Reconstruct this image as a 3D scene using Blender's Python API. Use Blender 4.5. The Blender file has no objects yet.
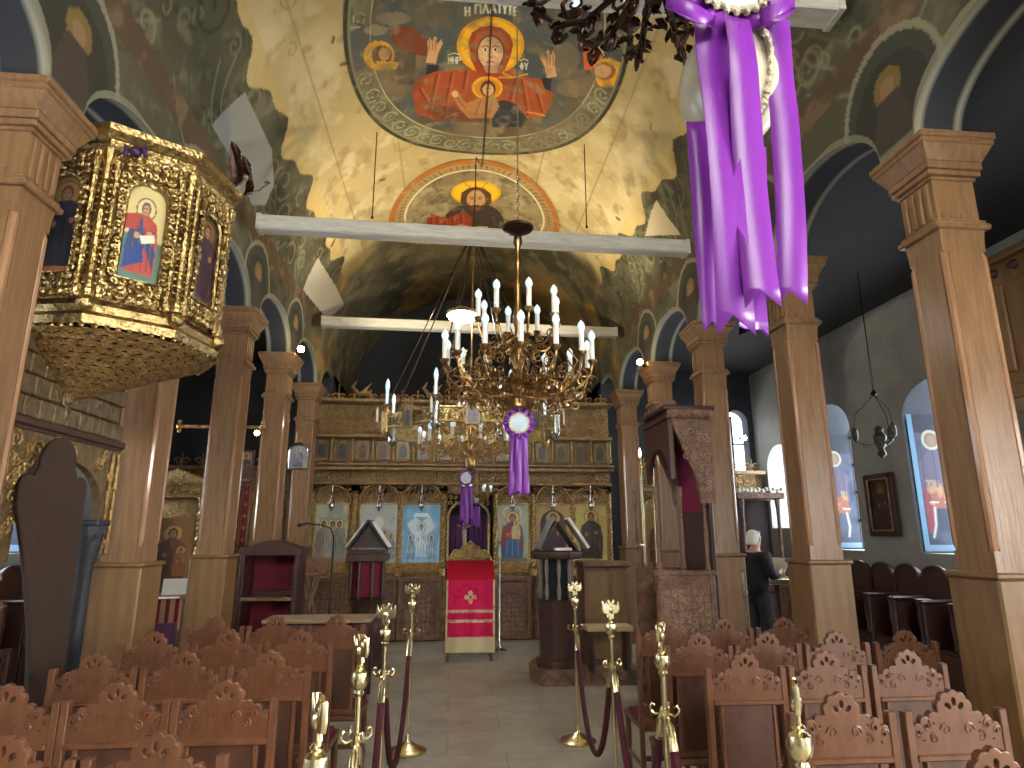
import bpy, math, random
import numpy as np
from mathutils import Matrix, Vector
S = bpy.context.scene
C = S.collection
PI = math.pi
rnd = random.Random(7)

# ------------------------------------------------------------------ helpers
def lin(c):
    c = np.asarray(c, dtype=float) / 255.0
    return np.where(c <= 0.04045, c / 12.92, ((c + 0.055) / 1.055) ** 2.4)

def mat(name, col, rough=0.5, metal=0.0, col2=None, scale=8.0, stretch=(1, 1, 1), bump=0.0, bscale=40.0,
        emit=0.0, vor=0.0, spec=None):
    m = bpy.data.materials.new(name); m.use_nodes = True
    nt = m.node_tree; N = nt.nodes; L = nt.links
    b = N['Principled BSDF']
    b.inputs['Roughness'].default_value = rough
    b.inputs['Metallic'].default_value = metal
    if spec is not None: b.inputs['Specular IOR Level'].default_value = spec
    c1 = (*lin(col), 1)
    b.inputs['Base Color'].default_value = c1
    tc = N.new('ShaderNodeTexCoord'); mp = N.new('ShaderNodeMapping')
    L.new(tc.outputs['Object'], mp.inputs['Vector'])
    mp.inputs['Scale'].default_value = stretch
    if col2 is not None:
        n = N.new('ShaderNodeTexNoise'); n.inputs['Scale'].default_value = scale
        n.inputs['Detail'].default_value = 6; n.inputs['Roughness'].default_value = 0.65
        L.new(mp.outputs[0], n.inputs['Vector'])
        r = N.new('ShaderNodeValToRGB')
        r.color_ramp.elements[0].position = 0.3; r.color_ramp.elements[1].position = 0.7
        r.color_ramp.elements[0].color = c1; r.color_ramp.elements[1].color = (*lin(col2), 1)
        L.new(n.outputs['Fac'], r.inputs['Fac']); L.new(r.outputs['Color'], b.inputs['Base Color'])
    if bump:
        n = N.new('ShaderNodeTexNoise'); n.inputs['Scale'].default_value = bscale; n.inputs['Detail'].default_value = 3
        L.new(mp.outputs[0], n.inputs['Vector'])
        h = n.outputs['Fac']
        if vor:
            vo = N.new('ShaderNodeTexVoronoi'); vo.inputs['Scale'].default_value = bscale * vor
            L.new(mp.outputs[0], vo.inputs['Vector'])
            ad = N.new('ShaderNodeMath'); ad.operation = 'ADD'
            L.new(h, ad.inputs[0]); L.new(vo.outputs['Distance'], ad.inputs[1]); h = ad.outputs[0]
        bp = N.new('ShaderNodeBump'); bp.inputs['Strength'].default_value = bump
        bp.inputs['Distance'].default_value = 0.02
        L.new(h, bp.inputs['Height']); L.new(bp.outputs['Normal'], b.inputs['Normal'])
    if emit:
        b.inputs['Emission Color'].default_value = c1; b.inputs['Emission Strength'].default_value = emit
    return m

def paint_mat(name, rough=0.6, bump=0.15, bscale=30, spec=0.4):
    m = bpy.data.materials.new(name); m.use_nodes = True
    nt = m.node_tree; N = nt.nodes; L = nt.links; b = N['Principled BSDF']
    a = N.new('ShaderNodeVertexColor'); a.layer_name = 'Col'
    L.new(a.outputs['Color'], b.inputs['Base Color'])
    b.inputs['Roughness'].default_value = rough; b.inputs['Specular IOR Level'].default_value = spec
    tc = N.new('ShaderNodeTexCoord'); n = N.new('ShaderNodeTexNoise')
    n.inputs['Scale'].default_value = bscale; n.inputs['Detail'].default_value = 4
    L.new(tc.outputs['Object'], n.inputs['Vector'])
    bp = N.new('ShaderNodeBump'); bp.inputs['Strength'].default_value = bump; bp.inputs['Distance'].default_value = 0.02
    L.new(n.outputs['Fac'], bp.inputs['Height']); L.new(bp.outputs['Normal'], b.inputs['Normal'])
    return m

def link(o, parent=None):
    C.objects.link(o)
    if parent is not None: o.parent = parent
    return o

def plate_mesh(outlines, depth, bevel=0.0):
    cu = bpy.data.curves.new('tmp', 'CURVE'); cu.dimensions = '2D'; cu.fill_mode = 'BOTH'
    cu.extrude = max(depth / 2 - bevel, 0.0005); cu.bevel_depth = bevel; cu.bevel_resolution = 1
    for pts in outlines:
        sp = cu.splines.new('POLY'); sp.points.add(len(pts) - 1)
        for p, q in zip(sp.points, pts): p.co = (q[0], q[1], 0, 1)
        sp.use_cyclic_u = True
    ob = bpy.data.objects.new('tmp', cu); C.objects.link(ob)
    dg = bpy.context.evaluated_depsgraph_get(); dg.update()
    me = bpy.data.meshes.new_from_object(ob.evaluated_get(dg))
    vs = [tuple(v.co) for v in me.vertices]; fs = [tuple(p.vertices) for p in me.polygons]
    C.objects.unlink(ob); bpy.data.objects.remove(ob); bpy.data.curves.remove(cu); bpy.data.meshes.remove(me)
    return vs, fs

class MB:
    def __init__(s): s.v = []; s.f = []; s.T = Matrix.Identity(4)
    def at(s, x=0, y=0, z=0, rz=0, rx=0, ry=0):
        s.T = Matrix.Translation((x, y, z)) @ Matrix.Rotation(rz, 4, 'Z') @ Matrix.Rotation(ry, 4, 'Y') @ Matrix.Rotation(rx, 4, 'X'); return s
    def add(s, vs, fs):
        k = len(s.v); T = s.T
        s.v += [tuple(T @ Vector(p)) for p in vs]
        s.f += [tuple(i + k for i in f) for f in fs]; return s
    def box(s, c, d, b=0.0):
        x, y, z = (q / 2 for q in d)
        if b <= 0:
            vs = [(c[0] + i * x, c[1] + j * y, c[2] + k * z) for i in (-1, 1) for j in (-1, 1) for k in (-1, 1)]
            return s.add(vs, [(0, 1, 3, 2), (4, 6, 7, 5), (0, 4, 5, 1), (2, 3, 7, 6), (0, 2, 6, 4), (1, 5, 7, 3)])
        b = min(b, x * .9, y * .9, z * .9)
        vs = []; ix = {}
        for i in (-1, 1):
            for j in (-1, 1):
                for k in (-1, 1):
                    for a in range(3):
                        e = [x - b, y - b, z - b]; e[a] += b
                        ix[i, j, k, a] = len(vs); vs.append((c[0] + i * e[0], c[1] + j * e[1], c[2] + k * e[2]))
        F = []
        for q in (-1, 1):
            F.append([ix[q, j, k, 0] for j, k in ((-1, -1), (1, -1), (1, 1), (-1, 1))][::q])
            F.append([ix[i, q, k, 1] for i, k in ((-1, -1), (-1, 1), (1, 1), (1, -1))][::q])
            F.append([ix[i, j, q, 2] for i, j in ((-1, -1), (1, -1), (1, 1), (-1, 1))][::q])
        for p in (-1, 1):
            for q in (-1, 1):
                F.append([ix[p, q, -1, 0], ix[p, q, -1, 1], ix[p, q, 1, 1], ix[p, q, 1, 0]][::p * q])
                F.append([ix[p, -1, q, 2], ix[p, -1, q, 0], ix[p, 1, q, 0], ix[p, 1, q, 2]][::p * q])
                F.append([ix[-1, p, q, 1], ix[-1, p, q, 2], ix[1, p, q, 2], ix[1, p, q, 1]][::p * q])
                for r in (-1, 1): F.append([ix[p, q, r, 0], ix[p, q, r, 1], ix[p, q, r, 2]][::p * q * r])
        return s.add(vs, F)
    def frustum(s, c, d0, d1, h):
        vs = []
        for (w, l), z in ((d0, 0), (d1, h)):
            for i, j in ((-1, -1), (1, -1), (1, 1), (-1, 1)): vs.append((c[0] + i * w / 2, c[1] + j * l / 2, c[2] + z))
        return s.add(vs, [(3, 2, 1, 0), (4, 5, 6, 7), (0, 1, 5, 4), (1, 2, 6, 5), (2, 3, 7, 6), (3, 0, 4, 7)])
    def lathe(s, prof, c=(0, 0, 0), n=16, ph=0.0):
        vs = []; F = []
        for r, z in prof:
            for i in range(n):
                a = ph + 2 * PI * i / n; vs.append((c[0] + r * math.cos(a), c[1] + r * math.sin(a), c[2] + z))
        for k in range(len(prof) - 1):
            for i in range(n):
                j = (i + 1) % n; F.append((k * n + i, k * n + j, (k + 1) * n + j, (k + 1) * n + i))
        F.append(tuple(range(n))[::-1]); F.append(tuple(range((len(prof) - 1) * n, len(prof) * n)))
        return s.add(vs, F)
    def ball(s, c, r, n=10, m=6, sz=1.0):
        return s.lathe([(max(r * math.sin(PI * k / m), r * .02), -r * sz * math.cos(PI * k / m)) for k in range(m + 1)], c, n)
    def tube(s, pts, r, n=6, closed=False):
        P = [Vector(p) for p in pts]; m = len(P); rr = r if isinstance(r, (list, tuple)) else [r] * m
        vs = []; F = []; up = Vector((0.13, 0.21, 0.97)); prev = None
        for i in range(m):
            t = (P[(i + 1) % m] - P[i - 1]) if closed else (P[min(i + 1, m - 1)] - P[max(i - 1, 0)])
            if t.length < 1e-9: t = Vector((0, 0, 1))
            t.normalize()
            if prev is None:
                a = t.cross(up if abs(t.dot(up)) < .9 else Vector((1, 0, 0)))
            else:
                a = prev - t * prev.dot(t)
            if a.length < 1e-6: a = t.orthogonal()
            a.normalize(); b = t.cross(a); prev = a
            for k in range(n):
                w = 2 * PI * k / n; vs.append(tuple(P[i] + (a * math.cos(w) + b * math.sin(w)) * rr[i]))
        for i in range(m if closed else m - 1):
            i2 = (i + 1) % m
            for k in range(n):
                k2 = (k + 1) % n; F.append((i * n + k, i * n + k2, i2 * n + k2, i2 * n + k))
        if not closed: F.append(tuple(range(n))[::-1]); F.append(tuple(range((m - 1) * n, m * n)))
        return s.add(vs, F)
    def prism(s, poly, d, plane='xz'):
        """poly extruded by d about its plane; xz -> along y, yz -> along x, xy -> along z"""
        def P(a, b, c): return {'xz': (a, c, b), 'yz': (c, a, b), 'xy': (a, b, c)}[plane]
        n = len(poly); vs = [P(a, b, -d / 2) for a, b in poly] + [P(a, b, d / 2) for a, b in poly]
        F = [tuple(range(n))[::-1], tuple(range(n, 2 * n))] + [(i, (i + 1) % n, n + (i + 1) % n, n + i) for i in range(n)]
        return s.add(vs, F)
    def plate(s, outlines, depth, bevel=0.0):
        """upright plate (curve x->x, y->z, thickness along y), holes allowed"""
        vs, fs = plate_mesh(outlines, depth, bevel)
        return s.add([(x, -z, y) for x, y, z in vs], fs)
    def spiral(s, c, r, turns=1.4, w=0.01, ph=0.0, hand=1, n=5, k=12, ax='xz', rise=0.0):
        pts = []
        for i in range(k + 1):
            t = i / k; a = ph + hand * turns * 2 * PI * t; q = r * (1 - .85 * t)
            u, v = q * math.cos(a), q * math.sin(a)
            pts.append({'xz': (c[0] + u, c[1] - rise * math.sin(PI * t), c[2] + v), 'yz': (c[0] + rise * math.sin(PI * t), c[1] + u, c[2] + v), 'xy': (c[0] + u, c[1] + v, c[2] + rise * t)}[ax])
        return s.tube(pts, [w * (1 - .5 * i / k) for i in range(k + 1)], n)
    def carve(s, x0, x1, z0, z1, y, size=.06, w=.012, seed=1, dens=1.0):
        """leafy scroll relief on an upright face looking towards -y"""
        R = random.Random(seed); nx = max(1, round((x1 - x0) / size)); nz = max(1, round((z1 - z0) / size))
        for i in range(nx):
            for k in range(nz):
                if R.random() > dens: continue
                x = x0 + (i + .5) * (x1 - x0) / nx; z = z0 + (k + .5) * (z1 - z0) / nz
                r = size * R.uniform(.38, .52)
                s.spiral((x, y, z), r, R.uniform(.9, 1.5), w, R.uniform(0, 6.28), R.choice((-1, 1)), 5, 9, 'xz', w * .6)
                if R.random() < .7: s.ball((x + R.uniform(-.3, .3) * size, y - w * .4, z + R.uniform(-.3, .3) * size), w * R.uniform(.9, 1.5), 6, 4)
        return s
    def build(s, name, m, parent=None, smooth=35, loc=None):
        me = bpy.data.meshes.new(name); me.from_pydata(s.v, [], s.f)
        if m is not None: me.materials.append(m)
        if smooth:
            me.polygons.foreach_set('use_smooth', [True] * len(me.polygons))
            me.set_sharp_from_angle(angle=math.radians(smooth))
        me.update(); o = bpy.data.objects.new(name, me); link(o, parent)
        if loc: o.location = loc
        return o

def tag(o, label=None, cat=None, group=None, kind=None):
    if label: o['label'] = label
    if cat: o['category'] = cat
    if group: o['group'] = group
    if kind: o['kind'] = kind
    return o
def thing(name, label, cat, loc=(0, 0, 0), rz=0.0, group=None):
    o = bpy.data.objects.new(name, None); C.objects.link(o); o.empty_display_size = .1
    o.location = loc; o.rotation_euler = (0, 0, rz)
    return tag(o, label, cat, group)
def struct(o): o['kind'] = 'structure'; return o
KIDS = {}
def kids(o):
    return [c for c in bpy.data.objects if c.parent == o]
def dup(root, loc, rz=None, label=None, group=None):
    r = root.copy(); C.objects.link(r); r.location = loc
    if rz is not None: r.rotation_euler = (0, 0, rz)
    if label: r['label'] = label
    if group: r['group'] = group
    if root.name not in KIDS: KIDS[root.name] = [(c, kids(c)) for c in kids(root)]
    for c, gs in KIDS[root.name]:
        c2 = c.copy(); C.objects.link(c2); c2.parent = r
        for g in gs: g2 = g.copy(); C.objects.link(g2); g2.parent = c2
    return r

# ------------------------------------------------------------------ camera (measured from the photograph)
EYE = 1.65; YAW = math.radians(5.29); PIT = math.radians(13.32); FPX = 633.0
cd = bpy.data.cameras.new('camera'); cd.sensor_width = 36; cd.lens = 36 * FPX / 1024; cd.clip_start = .02
cam = bpy.data.objects.new('camera', cd); C.objects.link(cam)
cam.location = (0, 0, EYE); cam.rotation_euler = (PI / 2 + PIT, 0, -YAW); S.camera = cam
FW = np.array([math.sin(YAW) * math.cos(PIT), math.cos(YAW) * math.cos(PIT), math.sin(PIT)])
RT = np.array([math.cos(YAW), -math.sin(YAW), 0]); UP = np.cross(RT, FW)
def ray(u, v): return FW + RT * (u - 512) / FPX - UP * (v - 384) / FPX
def at(u, v, X=None, Y=None, Z=None):
    """point of the place that the photograph shows at a pixel, given one of its coordinates"""
    d = ray(u, v)
    t = Y / d[1] if Y is not None else ((Z - EYE) / d[2] if Z is not None else X / d[0])
    return np.array([0, 0, EYE]) + d * t

# ------------------------------------------------------------------ painter: pigment on fine grids
def _h(i, j, seed):
    n = (i.astype(np.int64) * 374761393 + j.astype(np.int64) * 668265263 + seed * 974711) & 0xffffffff
    n = ((n ^ (n >> 13)) * 1274126177) & 0xffffffff
    return ((n ^ (n >> 16)) & 0xffff) / 65535.0
def vnoise(x, y, sc, seed=0, octv=4):
    t = np.zeros_like(x); a = .5; tot = 0
    for o in range(octv):
        X = x * sc; Y = y * sc; i = np.floor(X); j = np.floor(Y); fx = X - i; fy = Y - j
        fx = fx * fx * (3 - 2 * fx); fy = fy * fy * (3 - 2 * fy)
        t += a * ((_h(i, j, seed + o) * (1 - fx) + _h(i + 1, j, seed + o) * fx) * (1 - fy) + (_h(i, j + 1, seed + o) * (1 - fx) + _h(i + 1, j + 1, seed + o) * fx) * fy)
        tot += a; a *= .55; sc *= 2.03
    return t / tot
class Paint:
    def __init__(s, x, y, base): s.x = x; s.y = y; s.c = np.tile(np.array(base, float), (len(x), 1))
    def put(s, m, col, a=1.0):
        m = (np.clip(m, 0, 1) * a)[:, None]; s.c = s.c * (1 - m) + np.array(col, float) * m; return s
    def mottle(s, col, sc, lo=.45, hi=.65, seed=1, a=1.0, mask=None):
        m = np.clip((vnoise(s.x, s.y, sc, seed) - lo) / (hi - lo), 0, 1)
        if mask is not None: m = m * mask
        return s.put(m, col, a)
    def ell_d(s, cx, cy, rx, ry, rot=0.0):
        dx = s.x - cx; dy = s.y - cy
        if rot: c, q = math.cos(rot), math.sin(rot); dx, dy = dx * c + dy * q, -dx * q + dy * c
        return np.sqrt((dx / rx) ** 2 + (dy / ry) ** 2)
    def ell(s, cx, cy, rx, ry, col, rot=0.0, a=1.0): return s.put((s.ell_d(cx, cy, rx, ry, rot) < 1) * 1.0, col, a)
    def ring(s, cx, cy, rx, ry, w, col, rot=0.0, a=1.0):
        d = s.ell_d(cx, cy, rx, ry, rot); return s.put((np.abs(d - 1) * min(rx, ry) < w / 2) * 1.0, col, a)
    def inside(s, pts):
        r = np.zeros(len(s.x), bool); n = len(pts)
        for i in range(n):
            x1, y1 = pts[i]; x2, y2 = pts[i - 1]
            if y1 == y2: continue
            k = ((y1 > s.y) != (y2 > s.y)) & (s.x < (x2 - x1) * (s.y - y1) / (y2 - y1) + x1); r ^= k
        return r
    def poly(s, pts, col, a=1.0): return s.put(s.inside(pts) * 1.0, col, a)
    def dist(s, pts):
        d = np.full(len(s.x), 1e9)
        for (x1, y1), (x2, y2) in zip(pts[:-1], pts[1:]):
            L = (x2 - x1) ** 2 + (y2 - y1) ** 2 + 1e-12
            t = np.clip(((s.x - x1) * (x2 - x1) + (s.y - y1) * (y2 - y1)) / L, 0, 1)
            d = np.minimum(d, (s.x - x1 - t * (x2 - x1)) ** 2 + (s.y - y1 - t * (y2 - y1)) ** 2)
        return np.sqrt(d)
    def line(s, pts, w, col, a=1.0):
        xs = [p[0] for p in pts]; ys = [p[1] for p in pts]
        k = (s.x > min(xs) - w) & (s.x < max(xs) + w) & (s.y > min(ys) - w) & (s.y < max(ys) + w)
        if not k.any(): return s
        q = Paint.__new__(Paint); q.x = s.x[k]; q.y = s.y[k]
        m = (np.clip(1.3 - q.dist(pts) / (w / 2), 0, 1) * a)[:, None]
        s.c[k] = s.c[k] * (1 - m) + np.array(col, float) * m; return s
    def curl(s, cx, cy, r, w, col, ph=0., hand=1, turns=1.3, a=1.0):
        return s.line([(cx + r * (1 - .8 * t) * math.cos(ph + hand * turns * 6.28 * t), cy + r * (1 - .8 * t) * math.sin(ph + hand * turns * 6.28 * t)) for t in np.linspace(0, 1, 12)], w, col, a)
def grid_obj(name, P, x, y, nu, nv, colours, m, parent=None, smooth=True, flip=False):
    """P (nv*nu,3) points row by row, colours sRGB 0..255"""
    me = bpy.data.meshes.new(name)
    i = np.arange((nv - 1) * nu).reshape(nv - 1, nu)[:, :-1].ravel()
    q = np.stack([i, i + 1, i + nu + 1, i + nu], 1)
    if flip: q = q[:, ::-1]
    nf = len(q)
    me.vertices.add(nu * nv); me.vertices.foreach_set('co', np.ascontiguousarray(P, dtype=np.float32).ravel())
    me.loops.add(nf * 4); me.loops.foreach_set('vertex_index', np.ascontiguousarray(q, dtype=np.int32).ravel())
    me.polygons.add(nf); me.polygons.foreach_set('loop_start', np.arange(0, nf * 4, 4, dtype=np.int32))
    me.update(calc_edges=True)
    me.polygons.foreach_set('use_smooth', np.full(nf, smooth))
    at_ = me.color_attributes.new('Col', 'FLOAT_COLOR', 'POINT')
    c = np.ones((nu * nv, 4), np.float32); c[:, :3] = lin(np.clip(colours, 0, 255))
    at_.data.foreach_set('color', c.ravel()); me.materials.append(m); me.update()
    return link(bpy.data.objects.new(name, me), parent)
def panel(name, w, h, fn, m, parent=None, res=.01, thick=.02, loc=(0, 0, 0), rot=(0, 0, 0)):
    """painted upright board of real thickness, face towards -y, x across 0 centred, z up from 0"""
    nu = max(8, int(w / res)); nv = max(8, int(h / res))
    X, Z = np.meshgrid(np.linspace(-w / 2, w / 2, nu), np.linspace(0, h, nv)); x = X.ravel(); z = Z.ravel()
    p = Paint(x, z, (128, 128, 128)); fn(p, w, h)
    o = grid_obj(name, np.stack([x, 0 * x, z], 1), x, z, nu, nv, p.c, m, parent, False)
    k = len(o.data.vertices); o.location = loc; o.rotation_euler = rot
    md = o.modifiers.new('thickness', 'SOLIDIFY'); md.thickness = thick; md.offset = -1
    return o

# ------------------------------------------------------------------ materials
M = {}
M['wood'] = mat('oak', (152, 117, 84), .3, col2=(118, 87, 60), scale=5, stretch=(6, 6, .5), bump=.08, bscale=14)
M['woodmid'] = mat('column base oak', (138, 104, 66), .42, col2=(108, 80, 50), scale=4, stretch=(4, 4, .6), bump=.05, bscale=14)
M['chair'] = mat('chair wood', (116, 74, 49), .34, col2=(82, 50, 34), scale=9, stretch=(3, 3, 1), bump=.05, bscale=30)
M['panelwood'] = mat('darker chair panel', (84, 51, 36), .45, col2=(62, 37, 27), scale=9, stretch=(3, 3, 1), bump=.05, bscale=30)
M['board'] = mat('matt dark board', (54, 36, 25), .9, col2=(42, 28, 20), scale=6, stretch=(4, 4, .8))
M['bead'] = mat('polished oak bead', (168, 128, 98), .16, col2=(140, 104, 78), scale=5, stretch=(6, 6, .5))
M['dark'] = mat('dark walnut', (78, 50, 42), .4, col2=(54, 34, 30), scale=9, stretch=(4, 4, .8), bump=.1, bscale=30)
M['carved'] = mat('carved walnut', (146, 108, 86), .42, col2=(98, 70, 54), scale=12, bump=.5, bscale=60, vor=.6)
M['gold'] = mat('gilding', (206, 182, 128), .28, 1.0, col2=(146, 120, 74), scale=14, bump=.35, bscale=70, vor=.5)
M['goldwood'] = mat('worn gilt wood', (206, 170, 110), .36, .55, col2=(130, 100, 62), scale=16, bump=.5, bscale=70, vor=.6)
M['icono'] = mat('iconostasis wood', (178, 146, 102), .42, .25, col2=(116, 90, 62), scale=10, bump=.5, bscale=60, vor=.6)
M['brass'] = mat('polished brass', (240, 228, 186), .24, 1.0, col2=(220, 200, 150), scale=10)
M['oldbrass'] = mat('old brass', (196, 160, 108), .28, 1.0, col2=(128, 94, 58), scale=14, bump=.15, bscale=40)
M['bronze'] = mat('dark bronze', (74, 50, 38), .4, .8, col2=(46, 32, 26), scale=20)
M['dimgilt'] = mat('dim gilt boarding', (128, 106, 72), .5, .25, col2=(84, 66, 44), scale=14, bump=.4, bscale=60, vor=.5)
M['silver'] = mat('silver', (215, 212, 205), .22, 1.0, col2=(170, 168, 160), scale=20)
M['beam'] = mat('whitewashed beam', (216, 214, 206), .6, col2=(182, 180, 172), scale=6, stretch=(.6, 4, 4), bump=.1, bscale=16)
M['red'] = mat('red cloth', (196, 24, 50), .85, col2=(172, 16, 42), scale=30, bump=.1, bscale=90)
M['darkred'] = mat('dark red velvet', (112, 14, 34), .85, col2=(88, 10, 26), scale=30, bump=.1, bscale=90)
M['rope'] = mat('wine red velvet rope', (88, 16, 34), .8, col2=(62, 10, 24), scale=30)
M['cream'] = mat('cream cloth', (214, 200, 164), .85, col2=(196, 180, 142), scale=40, bump=.1, bscale=90)
M['purple'] = mat('purple satin', (128, 46, 162), .36, col2=(110, 36, 142), scale=5, stretch=(3, 3, .5), spec=.5)
M['bulb'] = mat('opal bulb', (206, 230, 238), .25, emit=.3)
M['candle'] = mat('white candle sleeve', (232, 232, 226), .4)
M['egg'] = mat('ostrich egg shell', (204, 196, 174), .25, col2=(190, 180, 156), scale=30)
M['lace'] = mat('white braid', (206, 194, 164), .7, bump=.6, bscale=120, vor=.5)
M['disc'] = mat('pale satin disc', (184, 200, 212), .35)
M['black'] = mat('black cloth', (22, 22, 26), .8)
M['iron'] = mat('black iron', (26, 24, 24), .5, .3)
M['skin'] = mat('skin', (214, 168, 140), .55)
M['white'] = mat('white paper', (232, 230, 222), .7)
M['hair'] = mat('white hair', (226, 222, 212), .8)
M['bluegrey'] = mat('blue grey painted wood', (58, 58, 64), .5, col2=(44, 44, 50), scale=6, bump=.1)
M['fresco'] = paint_mat('fresco pigment', .75, .2, 18, .25)
M['icon'] = paint_mat('icon paint', .32, .04, 60, .5)
M['lamp'] = mat('lit warm bulb', (255, 226, 160), .4, emit=30)
M['lampw'] = mat('lit white lamp', (255, 250, 240), .4, emit=36)
M['flame'] = mat('small lit bulb', (255, 214, 140), .4, emit=8)
M['rosegold'] = mat('gilt icon cover', (190, 140, 80), .35, .8, col2=(120, 84, 46), scale=20, bump=.4, bscale=60)
# ================================================================== SETTING
XC, ZC, VR = .274, 4.5, 2.5            # nave axis, springing height and radius of the barrel vault
XL, XR = -2.38, 2.93                   # column rows
CY = [3.344 + 1.764 * k for k in range(-1, 5)]
Y0, Y1 = -4.0, 14.0
def vs(u, v):
    """arc length from the crown and distance along the nave of the vault point seen at a pixel"""
    d = ray(u, v); ox, oz = -XC, EYE - ZC
    a = d[0] ** 2 + d[2] ** 2; b = 2 * (ox * d[0] + oz * d[2]); c = ox * ox + oz * oz - VR * VR
    t = (-b + math.sqrt(b * b - 4 * a * c)) / 2 / a
    p = np.array([0, 0, EYE]) + d * t
    if p[2] < ZC:
        X = XC - VR if d[0] < 0 else XC + VR; p = np.array([0, 0, EYE]) + d * (X / d[0])
        return (math.copysign(VR * PI / 2 + ZC - p[2], p[0] - XC), p[1])
    return (VR * math.atan2(p[0] - XC, p[2] - ZC), p[1])
def vp(*px): return [vs(*p) for p in px]
def vpt(s, y, lift=0.0):
    r = VR - lift; h = VR * PI / 2
    phi = np.clip(s / VR, -PI / 2, PI / 2)
    x = XC + r * np.sin(phi); z = ZC + r * np.cos(phi) - np.maximum(np.abs(s) - h, 0)
    return np.stack([x, y, z], -1)

# floor: worn grey stone slabs
def floor_mat():
    m = mat('stone floor', (190, 184, 170), .34, col2=(148, 143, 132), scale=2.5, bump=.05, bscale=6)
    nt = m.node_tree; N = nt.nodes; L = nt.links; b = N['Principled BSDF']
    br = N.new('ShaderNodeTexBrick'); br.inputs['Scale'].default_value = 1.0
    br.inputs['Brick Width'].default_value = .9; br.inputs['Row Height'].default_value = .6; br.inputs['Mortar Size'].default_value = .008
    br.inputs['Color1'].default_value = (1, 1, 1, 1); br.inputs['Color2'].default_value = (.9, .9, .89, 1); br.inputs['Mortar'].default_value = (.72, .72, .7, 1)
    tc = N.new('ShaderNodeTexCoord'); L.new(tc.outputs['Object'], br.inputs['Vector'])
    mx = N.new('ShaderNodeMix'); mx.data_type = 'RGBA'; mx.blend_type = 'MULTIPLY'; mx.inputs[0].default_value = 1
    src = b.inputs['Base Color'].links[0].from_socket
    L.new(src, mx.inputs[6]); L.new(br.outputs['Color'], mx.inputs[7]); L.new(mx.outputs[2], b.inputs['Base Color'])
    return m
WR, WL = 5.75, -5.2
b = MB(); b.box(((WR + WL) / 2, (Y0 + 15) / 2, -.1), (WR - WL + 2, 15 - Y0 + .6, .2)); struct(b.build('floor', floor_mat(), smooth=0))

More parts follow.
